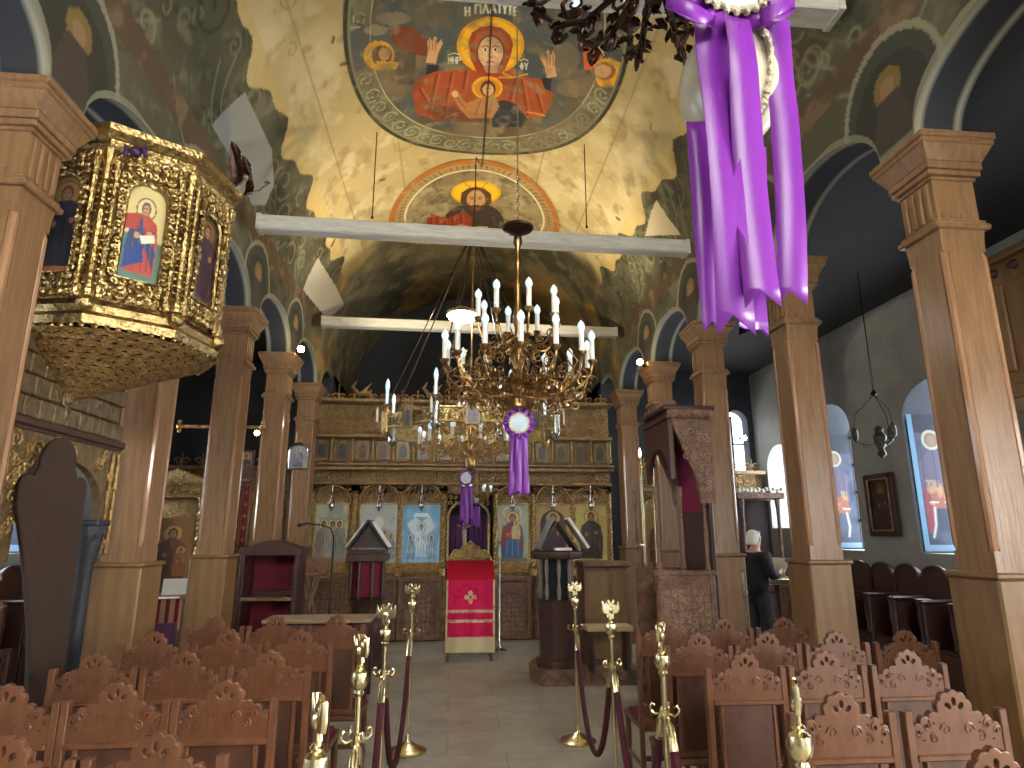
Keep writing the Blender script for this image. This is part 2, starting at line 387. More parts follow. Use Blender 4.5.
# painted vault and the arcade walls under it
def side_paint(p):
    s, y = p.x, p.y; q = np.abs(s); A = VR * math.radians(59)
    pl = (q < A + .10 * np.sin(y * 5.1) + .06 * np.sin(y * 11 + 1)) * 1.0
    # dark painted flanks: olive and umber with grey-green veining
    p.mottle((96, 92, 72), 1.1, .4, .6, 5); p.mottle((58, 54, 44), 2.3, .5, .68, 9, .7); p.mottle((132, 130, 106), 4.5, .56, .74, 12, .6)
    R = random.Random(3)
    for side in (-1, 1):
        for k in range(150):
            c0 = side * (A + R.uniform(.05, .85)); c1 = R.uniform(2.2, 14); r = R.uniform(.07, .26)
            col = R.choice([(140, 138, 112), (118, 120, 96), (60, 60, 48), (86, 92, 72), (150, 138, 104)])
            p.curl(c0, c1, r, R.uniform(.02, .045), col, R.uniform(0, 6.28), R.choice((-1, 1)), R.uniform(.5, 1.2), .75)
        # swags of painted drapery hanging towards the arches
        for k in range(-1, 7):
            yc = 3.344 + 1.764 * k
            for j in range(5):
                w = .24 + .13 * j
                p.line([(side * (A + .15 + .17 * j + .42 * math.cos((t) * PI / 2)), yc + w * t) for t in np.linspace(-1, 1, 15)], .035, R.choice([(134, 136, 112), (70, 74, 58), (112, 112, 86)]), .7)
        # reddish brown painted strip below the vault
        Bs = VR * math.radians(81)
        m = ((side * s > Bs - .10) & (side * s < Bs + .12)) * 1.0
        p.put(m, (92, 74, 56), .85); p.mottle((128, 104, 80), 5, .55, .68, 21, .8, m)
        # spandrels: portrait roundels above each column
        for k in range(-1, 7):
            yc = 3.344 + 1.764 * k; sc = side * (VR * PI / 2 + .12)
            p.ell(sc, yc, .44, .44, (70, 72, 62)); p.ell(sc + side * .05, yc, .36, .35, (58, 56, 50), 0, .8)
            p.ell(sc - side * .12, yc, .13, .13, (142, 118, 66), 0, .8); p.ell(sc - side * .11, yc, .075, .07, (150, 118, 92), 0, .9)
            p.poly([(sc - side * .05, yc - .1), (sc - side * .05, yc + .1), (sc + side * .3, yc + .22), (sc + side * .3, yc - .22)], (74, 66, 60))
            p.ring(sc, yc, .45, .45, .05, (150, 146, 122), 0, .85)
    # bare sandy plaster of the crown
    p.put(pl, (196, 180, 138))
    p.mottle((176, 158, 114), 1.6, .42, .6, 31, .8, pl); p.mottle((150, 132, 94), 5, .58, .74, 33, .7, pl); p.mottle((214, 200, 164), 3.2, .56, .72, 35, .6, pl)
    edge = pl * (q > A - .16)
    p.put(edge, (198, 168, 102), .5)
    R = random.Random(11)
    for k in range(46):
        c0 = R.uniform(-A, A) * .95; c1 = R.uniform(3.5, 13)
        p.curl(c0, c1, R.uniform(.06, .2), .016, R.choice([(140, 124, 88), (124, 108, 78), (206, 196, 160)]), R.uniform(0, 6.28), R.choice((-1, 1)), .9, .6)
    for k in range(16):                                        # flaked spots
        c0 = R.uniform(-A, A); c1 = R.uniform(3.8, 10); dx = R.uniform(-.14, .14); dy = R.uniform(.03, .1)
        p.poly([(c0, c1), (c0 + dx, c1 + dy), (c0 + dx * 1.5, c1 + dy * .3), (c0 + dx * .4, c1 - .04)], (112, 80, 44), .85)
    for k in (.9, 1.75, -1.15, -2.05):                         # board joints
        p.line([(k, 2), (k + .03, 14)], .018, (112, 98, 70), .6)
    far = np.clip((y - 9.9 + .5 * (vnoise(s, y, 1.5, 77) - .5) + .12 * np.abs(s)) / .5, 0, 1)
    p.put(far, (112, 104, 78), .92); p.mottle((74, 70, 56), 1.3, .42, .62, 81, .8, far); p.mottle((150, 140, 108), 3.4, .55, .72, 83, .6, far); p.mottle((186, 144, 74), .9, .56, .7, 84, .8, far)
    R = random.Random(19)
    for k in range(40): p.curl(R.uniform(-2.6, 2.6), R.uniform(10.4, 13.8), R.uniform(.1, .35), .03, R.choice([(140, 134, 106), (70, 66, 52), (126, 118, 90)]), R.uniform(0, 6.28), R.choice((-1, 1)), .8, .7)
    # patches of bare grey plaster
    for poly, col in (([(212, 125), (245, 92), (272, 150), (274, 185), (266, 205), (252, 205), (232, 160)], (150, 153, 148)),
                      ([(318, 258), (338, 290), (345, 305), (328, 320), (303, 290)], (190, 182, 162)),
                      ([(656, 200), (668, 218), (681, 235), (645, 236), (650, 215)], (204, 190, 158))):
        p.poly(vp(*poly), col, 1.0)
ny, ns = 640, 470
SMAX = VR * PI / 2
sv = np.linspace(-SMAX, SMAX, ns); yv = np.linspace(Y0, Y1, 60)
yv = np.concatenate([np.linspace(Y0, 2.6, 24), np.linspace(2.62, Y1, ny)])
SS, YY = np.meshgrid(sv, yv); s1, y1 = SS.ravel(), YY.ravel()
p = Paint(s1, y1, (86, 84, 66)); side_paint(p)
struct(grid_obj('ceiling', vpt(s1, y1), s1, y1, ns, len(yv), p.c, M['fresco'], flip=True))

AR, AB, HW = .722, .44, .16            # arch half span, rise, half width of the pier seat
def zlow(y):
    z = np.full_like(y, 4.03)
    for k in range(-4, 7):
        yc = 3.344 + 1.764 * (k + .5); d = np.abs(y - yc)
        z = np.where(d < AR, 4.03 + AB * np.sqrt(np.clip(1 - (d / AR) ** 2, 0, 1)), z)
    return z
def arcade(side, name):
    yv = np.linspace(Y0, Y1, 1100); tv = np.linspace(0, 1, 26)
    zl = zlow(yv); x0 = XC + side * VR; x1 = x0 + side * .32
    P = []; 
    YY, TT = np.meshgrid(yv, tv, indexing='ij')
    ZZ = zl[:, None] + (ZC - zl[:, None]) * TT
    s1 = side * (SMAX + ZC - ZZ).ravel(); y1 = YY.ravel()
    p = Paint(s1, y1, (86, 84, 66)); side_paint(p)
    # pale border following each arch
    d = (ZZ - zl[:, None]).ravel(); p.put((d < .055) * 1.0, (142, 140, 118), .8)
    # build a closed ribbon: inner face, top, outer face, soffit
    nt = len(tv)
    inner = np.stack([np.full(y1.shape, x0), y1, ZZ.ravel()], 1).reshape(len(yv), nt, 3)
    nS = 10; fr = np.linspace(0, 1, nS)[1:]
    sof = np.stack([np.stack([np.full(len(yv), x0 + (x1 - x0) * f), yv, zl], 1) for f in fr], 1)
    outer = np.stack([np.full(len(yv), x1), yv, np.full(len(yv), 5.4)], 1)[:, None, :]
    allp = np.concatenate([inner[:, ::-1], sof, outer], 1)       # across: top inner -> soffit -> outer top
    cin = p.c.reshape(len(yv), nt, 3)[:, ::-1]
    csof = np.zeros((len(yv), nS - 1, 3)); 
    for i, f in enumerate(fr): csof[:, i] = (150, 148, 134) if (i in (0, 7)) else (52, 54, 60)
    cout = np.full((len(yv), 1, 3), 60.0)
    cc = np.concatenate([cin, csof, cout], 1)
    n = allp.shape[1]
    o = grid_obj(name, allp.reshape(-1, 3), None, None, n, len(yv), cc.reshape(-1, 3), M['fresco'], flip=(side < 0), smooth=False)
    return struct(o)
arcade(-1, 'wall_nave_left'); arcade(1, 'wall_nave_right')

# outer walls with splayed window openings
plaster = mat('aisle plaster', (164, 164, 158), .8, col2=(128, 130, 130), scale=1.2, bump=.1, bscale=12)
darkceil = mat('dark aisle boarding', (40, 38, 36), .7, col2=(28, 27, 27), scale=3, stretch=(4, .4, 1), bump=.1)
def wall_with_windows(side, xw, wins, name):
    """inner face at xw, windows (y0,y1,z0,z1) splayed to the outside"""
    b = MB(); H = 4.75; T = .75 * side
    ys = sorted({Y0, 11.6} | {w[0] for w in wins} | {w[1] for w in wins})
    for a, c in zip(ys[:-1], ys[1:]):
        w = [q for q in wins if q[0] == a and q[1] == c]
        if not w: b.box((xw + T / 2, (a + c) / 2, H / 2), (abs(T), c - a, H)); continue
        z0, z1 = w[0][2], w[0][3]
        b.box((xw + T / 2, (a + c) / 2, z0 / 2), (abs(T), c - a, z0))
        r = .42; n = 14; zs = z1 - r
        arch = [(a, H), (a, zs)] + [((a + c) / 2 - (c - a) / 2 * math.cos(PI * i / n), zs + r * math.sin(PI * i / n)) for i in range(1, n)] + [(c, zs), (c, H)]
        b.at(xw + T / 2, 0, 0); b.prism(arch, abs(T), 'yz'); b.at()
        e = .26
        for y_, sg in ((a, 1), (c, -1)):                         # splays
            b.prism([(xw + .02 * side, y_), (xw + T, y_), (xw + T, y_ + sg * e)], z1 - z0, 'xy') if False else None
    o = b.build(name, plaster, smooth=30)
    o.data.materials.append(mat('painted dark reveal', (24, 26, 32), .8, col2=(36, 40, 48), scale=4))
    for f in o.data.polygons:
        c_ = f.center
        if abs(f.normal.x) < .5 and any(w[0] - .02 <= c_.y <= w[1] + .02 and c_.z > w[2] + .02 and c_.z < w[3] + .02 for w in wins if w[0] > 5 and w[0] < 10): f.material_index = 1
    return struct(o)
winR = [(-2.8, -.9, 1.0, 3.5), (.6, 2.0, 1.42, 3.5), (3.0, 4.4, 1.42, 3.5), (6.35, 7.55, 1.42, 3.5), (8.65, 9.68, 1.42, 3.6), (10.3, 11.2, 1.75, 3.2)]  # first window, behind the camera, is added to light the right-hand chairs
winL = [(1.0, 2.4, 1.42, 3.5), (3.6, 5.0, 1.42, 3.5), (7.3, 8.6, 1.42, 3.5)]
wall_with_windows(1, WR, winR, 'wall_right'); wall_with_windows(-1, WL, winL, 'wall_left')
glass = mat('frosted daylight pane', (214, 230, 245), .4, emit=.9)
k = 0
for side, xw, wins in ((1, WR, winR), (-1, WL, winL)):
    for (a, c, z0, z1) in wins:
        k += 1; x = xw + side * .70
        b = MB(); b.box((x, (a + c) / 2, (z0 + z1) / 2), (.03, c - a, z1 - z0)); o = struct(b.build('window_%d' % k, glass, smooth=0))
        b = MB()
        for q in range(5): b.box((x - side * .03, a + (c - a) * q / 4, (z0 + z1) / 2), (.04, .04, z1 - z0))
        for q in range(6): b.box((x - side * .03, (a + c) / 2, z0 + (z1 - z0) * q / 5), (.04, c - a, .04))
        b.build('window_bars', M['iron'], o, 0)
# aisle ceilings, ends
for nm, xa, xb in (('ceiling_right', XC + VR + .3, WR + .05), ('ceiling_left', WL - .05, XC - VR - .3)):
    b = MB(); b.box(((xa + xb) / 2, (Y0 + 11.6) / 2, 4.72), (xb - xa, 11.6 - Y0, .08))
    struct(b.build(nm, darkceil, smooth=0))
endm = mat('apse blue black plaster', (44, 48, 56), .85, col2=(66, 68, 70), scale=.8, bump=.1)
b = MB(); b.box((XC, 14.15, 3.6), (5.6, .3, 7.2)); struct(b.build('wall_apse', endm, smooth=0))
for nm, xa, xb in (('wall_east_right', XC + VR + .3, WR), ('wall_east_left', WL, XC - VR - .3)):
    b = MB()
    if nm.endswith('right'):
        X0, X1_, z0, z1 = 5.18, 5.64, 2.75, 3.98
        n = 14; xm = (X0 + X1_) / 2; r = (X1_ - X0) / 2
        b.box(((xa + X0) / 2, 11.75, 2.4), (X0 - xa, .3, 4.8)); b.box(((X1_ + xb) / 2, 11.75, 2.4), (xb - X1_, .3, 4.8)); b.box((xm, 11.75, z0 / 2), (X1_ - X0, .3, z0))
        b.at(0, 11.75, 0); b.prism([(X0, 4.8), (X0, z1 - r)] + [(xm - r * math.cos(PI * i / n), z1 - r + r * math.sin(PI * i / n)) for i in range(1, n)] + [(X1_, z1 - r), (X1_, 4.8)], .3, 'xz'); b.at()
        g = MB(); g.box((xm, 11.86, (z0 + z1) / 2), (X1_ - X0, .03, z1 - z0))
        o = struct(g.build('window_8', mat('bright east pane', (235, 244, 255), .4, emit=2.2), smooth=0))
        g = MB(); g.box((xm, 11.82, 3.35), (X1_ - X0, .03, .03)); g.box((xm, 11.82, 3.3), (.03, .03, 1.2)); g.box((xm - .1, 11.82, 3.1), (.2, .03, .03)); g.box((xm - .1, 11.82, 3.6), (.2, .03, .03)); g.build('window_bars', M['iron'], o, 0)
    else: b.box(((xa + xb) / 2, 11.75, 2.4), (xb - xa, .3, 4.8))
    struct(b.build(nm, endm, smooth=30))
for nm, x in (('wall_sanctuary_left', XC - VR - .15), ('wall_sanctuary_right', XC + VR + .15)):
    b = MB(); b.box((x, 12.9, 2.35), (.3, 2.7, 4.7)); struct(b.build(nm, endm, smooth=0))
b = MB(); D = (-.2, 2.6, 3.0)
b.box(((WL + D[0]) / 2, Y0 - .15, 3.6), (D[0] - WL, .3, 7.2)); b.box(((WR + D[1]) / 2, Y0 - .15, 3.6), (WR - D[1], .3, 7.2)); b.box(((D[0] + D[1]) / 2, Y0 - .15, 5.1), (D[1] - D[0], .3, 4.2))
struct(b.build('wall_west', plaster, smooth=0))

# ------------------------------------------------------------------ tie beams
def beam(name, p0, p1, h, label, dy=.16):
    a = Vector(p0); c = Vector(p1); d = c - a
    o = thing(name, label, 'beam', a, math.atan2(d.y, d.x))
    b = MB(); b.at(0, 0, 0, 0, 0, -math.atan2(d.z, math.hypot(d.x, d.y)))
    b.box((d.length / 2, 0, 0), (d.length, dy, h), .015); b.build('timber', M['beam'], o)
    for q in (.02, d.length - .02): b = MB(); b.at(0, 0, 0, 0, 0, -math.atan2(d.z, math.hypot(d.x, d.y))); b.box((q, 0, 0), (.05, dy + .012, h + .012), .004); b.build('end_band', M['beam'], o); o['kind'] = 'thing'
    return o
beam('tie_beam', at(258, 224, X=-2.06), at(687, 249, X=2.62), .16, 'pale whitewashed tie beam spanning the vault in front of the painting of a bearded man')
beam('tie_beam', at(322, 322, X=-2.06), at(616, 333, X=2.62), .15, 'far pale tie beam behind the big candle chandelier, highest above the icon screen')
beam('tie_beam', (-2.06, 3.5, 5.25), (2.61, 3.5, 5.25), .2, 'near whitewashed tie beam at the top edge above the hanging egg', .2)

# ------------------------------------------------------------------ wooden columns
def make_column(side, label):
    o = thing('wooden_column', label, 'column', (0, 0, 0)); o['kind'] = 'thing'
    b = MB(); b.box((0, 0, .03), (.40, .40, .06), .01); b.box((0, 0, .74), (.35, .35, 1.36), .012); b.box((0, 0, 1.435), (.375, .375, .03), .008); b.build('base', M['woodmid'], o)
    b = MB(); h = .138; n = .036
    sec = []
    for i, j in ((-1, -1), (1, -1), (1, 1), (-1, 1)):
        q = [(i * h, j * (h - n)), (i * (h - n), j * (h - n)), (i * (h - n), j * h)]
        sec += q if i * j < 0 else q[::-1]
    # order points counter-clockwise
    sec = sorted(sec, key=lambda p: math.atan2(p[1], p[0]) + 1e-6 * 0)
    sec = [(-h, -(h - n)), (-(h - n), -(h - n)), (-(h - n), -h), ((h - n), -h), ((h - n), -(h - n)), (h, -(h - n)), (h, (h - n)), ((h - n), (h - n)), ((h - n), h), (-(h - n), h), (-(h - n), (h - n)), (-h, (h - n))]
    b.at(0, 0, (1.56 + 3.28) / 2); b.prism(sec, 3.28 - 1.56, 'xy'); b.at()
    b.box((0, 0, 1.505), (.276, .276, .11)); b.box((0, 0, 3.31), (.276, .276, .06))
    b.frustum((0, 0, 3.34), (.276, .276), (.29, .29), .08); b.build('shaft', M['wood'], o)
    for i, j in ((-1, -1), (1, -1), (1, 1), (-1, 1)):
        b = MB(); c = h - n * .45
        b.tube([(i * (c - .01), j * (c - .01), 1.56), (i * c, j * c, 1.60), (i * c, j * c, 3.24), (i * (c - .01), j * (c - .01), 3.28)], .024, 8); b.build('corner_bead', M['bead'], o)
    b = MB(); b.box((0, 0, 3.435), (.35, .35, .035), .008); b.box((0, 0, 3.465), (.32, .32, .025), .006); b.build('necking', M['wood'], o)
    b = MB(); b.box((0, 0, 3.61), (.27, .27, .27))
    for k in range(4): b.box((side * -.14, -.093 + .062 * k, 3.61), (.02, .03, .24), .006)
    for k in range(4): b.box((-.093 + .062 * k, -.137, 3.51), (.03, .01, .05), .003)
    b.build('capital', M['wood'], o)
    b = MB(); 
    for z, w, t in ((3.755, .30, .025), (3.785, .34, .035), (3.83, .36, .05)): b.box((0, 0, z), (w, w, t), .006)
    b.frustum((0, 0, 3.855), (.36, .36), (.45, .45), .09); b.box((0, 0, 3.962), (.47, .47, .035), .006); b.box((0, 0, 4.0), (.49, .49, .045), .008)
    b.build('cornice', M['wood'], o)
    return o
words = {-1: 'left', 1: 'right'}
desc = ['beside the camera, out of line with the pulpit', 'nearest, cut by the frame edge', 'second from the front', 'third from the front', 'fourth from the front under a lit bulb', 'farthest, beside the icon screen']
for side, X in ((-1, XL), (1, XR)):
    c0 = None
    for k, y in enumerate(CY):
        if k == 0: continue
        lab = 'panelled oak column, %s row, %s' % (words[side], desc[k])
        if c0 is None: c0 = make_column(side, lab); c0.location = (X + (.06 if side > 0 else -.04), y, 0)
        else: dup(c0, (X + (.05 if side > 0 and k == 2 else 0), y, 0), label=lab)
# ================================================================== CEILING PAINTINGS
def E(cx, cy, rx, ry, n=36, a0=0, a1=2 * PI): return [(cx + rx * math.cos(a0 + (a1 - a0) * i / n), cy + ry * math.sin(a0 + (a1 - a0) * i / n)) for i in range(n + 1)]
LET = {'H': [[(0, 0), (0, 1)], [(1, 0), (1, 1)], [(0, .5), (1, .5)]], 'P': [[(0, 1), (0, 0), (1, 0), (1, 1)]], 'L': [[(0, 1), (.5, 0), (1, 1)]],
       'A': [[(0, 1), (.5, 0), (1, 1)], [(.2, .65), (.8, .65)]], 'T': [[(.5, 1), (.5, 0)], [(0, 0), (1, 0)]], 'Y': [[(.5, 1), (.5, .5)], [(0, 0), (.5, .5), (1, 0)]],
       'E': [[(1, 0), (0, 0), (0, 1), (1, 1)], [(0, .5), (.8, .5)]], 'M': [[(0, 1), (0, 0), (.5, .6), (1, 0), (1, 1)]], 'R': [[(0, 1), (0, 0), (1, .1), (1, .45), (0, .5)]],
       'O': [[(.5, 0), (1, .5), (.5, 1), (0, .5), (.5, 0)], [(.2, .5), (.8, .5)]]}
def fresco(name, label, s0, y0, a, b, fn, lift=.012, nr=210, nt=520):
    rr = np.linspace(0.002, 1, nr); tt = np.linspace(0, 2 * PI, nt)
    Rg, Tg = np.meshgrid(rr, tt); r = Rg.ravel(); t = Tg.ravel()
    s = s0 + a * r * np.cos(t); y = y0 + b * r * np.sin(t)
    p = Paint(s, y, (74, 84, 88)); fn(p)
    o = grid_obj(name, vpt(s, y, lift), s, y, nr, nt, p.c, M['fresco'], flip=False)
    # plastered rim that closes the painted skin against the vault
    o.data.materials.append(M['fresco'])
    tag(o, label, 'ceiling painting'); o['kind'] = 'thing'
    return o
def big(p):
    def Q(x, y): return (340 + x / 3.413, y / 3.413)
    def V(pts): return vp(*[Q(*q) for q in pts])
    def pl(pts, col, a=1.): p.poly(V(pts), col, a)
    def el(cx, cy, rx, ry, col, a=1., n=30): p.poly(V(E(cx, cy, rx, ry, n)), col, a)
    def ln(pts, w, col, a=1.): p.line(V(pts), w, col, a)
    p.mottle((96, 98, 96), 1.6, .45, .7, 3, .6)
    # clouds low in the field
    p.mottle((124, 106, 84), 1.9, .42, .62, 8, .9, (p.y > 6.05) * 1.0); p.mottle((84, 74, 62), 2.6, .48, .66, 10, .8, (p.y > 6.4) * 1.0)
    for x, y, rx, ry, c in ((180, 60, 60, 22, (140, 126, 104)), (120, 100, 40, 18, (150, 140, 116)), (800, 300, 60, 30, (120, 106, 86)), (220, 250, 50, 40, (96, 84, 72)), (770, 200, 50, 60, (118, 106, 92)), (420, 60, 26, 60, (92, 90, 86))):
        el(x, y, rx, ry, c, .8)
    # angels at both sides
    pl([(170, 95), (240, 85), (290, 120), (300, 190), (230, 180), (180, 150)], (122, 62, 44)); pl([(175, 180), (260, 175), (250, 290), (200, 280)], (70, 62, 58), .8)
    el(132, 186, 54, 50, (226, 166, 40)); el(140, 186, 36, 34, (92, 70, 50)); el(150, 182, 20, 22, (196, 150, 112)); pl([(120, 205), (200, 210), (190, 235), (130, 232)], (226, 166, 40))
    pl([(830, 160), (880, 140), (905, 170), (880, 240), (835, 235)], (212, 96, 52)); pl([(870, 150), (900, 140), (905, 190), (870, 190)], (206, 160, 128), .8)
    el(916, 246, 56, 50, (226, 166, 40)); el(905, 240, 38, 32, (150, 100, 66)); el(898, 240, 30, 22, (206, 160, 120)); pl([(865, 215), (880, 285), (860, 270)], (120, 104, 84))
    # raised hands and dark cuffs
    pl([(296, 218), (336, 218), (332, 285), (288, 280)], (46, 46, 52)); pl([(690, 262), (724, 266), (716, 330), (684, 322)], (46, 46, 52))
    hl = [(292, 210), (300, 170), (298, 140), (306, 122), (314, 140), (322, 118), (330, 126), (328, 150), (346, 130), (350, 146), (334, 180), (326, 216)]
    pl(hl, (206, 160, 120)); pl([(x + 2 * (520 - x) - 6, y + 48) for x, y in hl], (206, 160, 120))
    for x in (306, 316, 326): ln([(x, 130), (x - 2, 170)], .012, (140, 92, 62))
    for x in (706, 716, 728): ln([(x, 182), (x + 2, 220)], .012, (140, 92, 62))
    # robe
    pl([(244, 300), (270, 262), (330, 240), (430, 232), (456, 200), (574, 200), (612, 258), (688, 268), (700, 300), (735, 316), (722, 360), (690, 400), (640, 402), (600, 384), (440, 412), (330, 408), (258, 384)], (160, 78, 44))
    p.mottle((128, 66, 44), 3.2, .48, .62, 14, .5, p.inside(V([(244, 300), (270, 262), (430, 232), (612, 258), (735, 316), (690, 400), (440, 412), (258, 384)])) * 1.0)
    for pts in ([(330, 250), (300, 390)], [(380, 245), (350, 400)], [(430, 240), (420, 300)], [(620, 270), (640, 390)], [(660, 280), (690, 380)], [(600, 260), (580, 340)], [(270, 300), (300, 350)]):
        ln(pts, .035, (116, 50, 32), .8); ln([(x + 10, y) for x, y in pts], .02, (200, 112, 66), .7)
    ln([(520, 262), (590, 262), (640, 250)], .03, (214, 160, 60)); ln([(640, 380), (700, 392)], .03, (214, 160, 60)); ln([(540, 210), (560, 250), (585, 258)], .03, (214, 160, 60))
    pl([(516, 350), (560, 338), (600, 352), (640, 402), (620, 432), (520, 432)], (52, 54, 62)); pl([(300, 380), (340, 360), (440, 370), (516, 380), (510, 425), (330, 412)], (96, 62, 48), .7)
    # halo, veil, face
    el(514, 152, 116, 98, (228, 164, 32)); el(514, 152, 104, 87, (240, 186, 48)); 
    pl([(438, 140), (450, 108), (480, 88), (514, 84), (552, 92), (580, 116), (592, 150), (582, 190), (566, 230), (540, 262), (500, 262), (470, 250), (446, 200)], (158, 62, 36))
    pl([(450, 150), (470, 110), (514, 98), (560, 112), (580, 150), (574, 170), (540, 130), (514, 124), (480, 134), (460, 170)], (190, 92, 46), .8)
    el(514, 176, 50, 60, (98, 62, 44)); el(514, 176, 43, 54, (216, 176, 138)); pl([(488, 220), (540, 220), (536, 246), (500, 246)], (190, 146, 112))
    el(497, 190, 9, 16, (232, 196, 160), .6); el(531, 190, 9, 16, (232, 196, 160), .6)
    for x in (496, 530):
        ln([(x - 11, 158), (x, 152), (x + 11, 157)], .014, (70, 44, 34)); el(x, 166, 9, 4.5, (240, 226, 206)); el(x, 166, 4.5, 4.5, (48, 32, 28))
    ln([(513, 160), (511, 190), (520, 194)], .014, (140, 92, 66)); ln([(500, 210), (514, 207), (526, 210)], .02, (164, 64, 52))
    # child before her
    el(503, 297, 53, 40, (226, 164, 36)); el(503, 299, 44, 33, (196, 134, 40)); el(505, 300, 27, 28, (96, 60, 40)); el(506, 304, 19, 21, (212, 168, 126))
    ln([(498, 300), (502, 300)], .012, (60, 40, 30)); ln([(510, 300), (514, 300)], .012, (60, 40, 30)); ln([(502, 315), (510, 315)], .01, (150, 70, 50))
    pl([(470, 335), (500, 325), (530, 330), (545, 360), (520, 400), (440, 402), (410, 372), (380, 320), (400, 312), (430, 350)], (172, 118, 74))
    for pts in ([(480, 340), (460, 398)], [(500, 335), (495, 398)], [(520, 340), (510, 385)], [(395, 325), (425, 365)]): ln(pts, .018, (112, 66, 44), .8)
    el(392, 318, 12, 12, (212, 168, 126))
    # lettering
    x = 428
    for ch, wd, dy in (('H', 22, 10), (' ', 12, 0), ('P', 26, 2), ('L', 26, 0), ('A', 26, -1), ('T', 18, 0), ('Y', 18, 2), ('T', 18, 5), ('E', 16, 9)):
        if ch != ' ':
            for st in LET[ch]: ln([(x + q[0] * (wd - 8), 12 + dy + q[1] * 28) for q in st], .028, (226, 224, 210))
        x += wd
    for word, x0, y0, w in (('MHR', 370, 192, 13), ('OY', 616, 212, 13)):
        for i, ch in enumerate(word):
            for st in LET[ch]: ln([(x0 + i * (w + 2) + q[0] * w * .8, y0 + q[1] * 22) for q in st], .02, (214, 214, 200))
        ln([(x0, y0 - 8), (x0 + len(word) * w / 2, y0 - 14), (x0 + len(word) * w, y0 - 8)], .02, (214, 214, 200))
    # ornamental border
    rr = np.sqrt((p.x / 1.6) ** 2 + ((p.y - 5.95) / 2.2) ** 2); th = np.arctan2((p.y - 5.95) / 2.2, p.x / 1.6)
    band = (rr > .815) * 1.0
    keep = band * (np.abs(p.y - 5.95) > -9)
    ang = band * (((p.x < -1.0) & (p.y < 6.15) & (p.y > 5.5)) | ((p.x > 1.05) & (p.y < 6.15) & (p.y > 5.5)))
    k2 = keep * (1 - ang)
    p.put(k2, (112, 112, 92), .92); p.mottle((142, 142, 116), 4, .5, .68, 40, .7, k2); p.mottle((84, 82, 66), 6, .52, .7, 41, .6, k2)
    for i in range(44):
        t = 2 * PI * i / 44
        if math.sin(t) < -.15: 
            if i % 2: continue
        cx, cy = 1.6 * .905 * math.cos(t), 5.95 + 2.2 * .905 * math.sin(t)
        if abs(cx) > 1.0 and 5.5 < cy < 6.15: continue
        p.curl(cx, cy, .13, .024, (164, 162, 134), t * 3, 1 if i % 2 else -1, 1.4); p.curl(cx + .05, cy + .03, .08, .018, (76, 74, 60), t, -1, 1.0)
    p.put((np.abs(rr - .815) < .006) * (1 - ang), (178, 168, 136)); p.put((rr > .972) * 1.0, (58, 58, 48)); p.put(((rr > .955) & (rr < .972)) * 1.0, (128, 126, 102))
    p.mottle((150, 136, 106), 7, .58, .76, 50, .6); p.mottle((112, 98, 76), 3, .52, .72, 51, .6)
fresco('ceiling_fresco', 'large oval ceiling painting of a red robed woman with raised hands and golden halo', 0, 5.95, 1.6, 2.2, big)
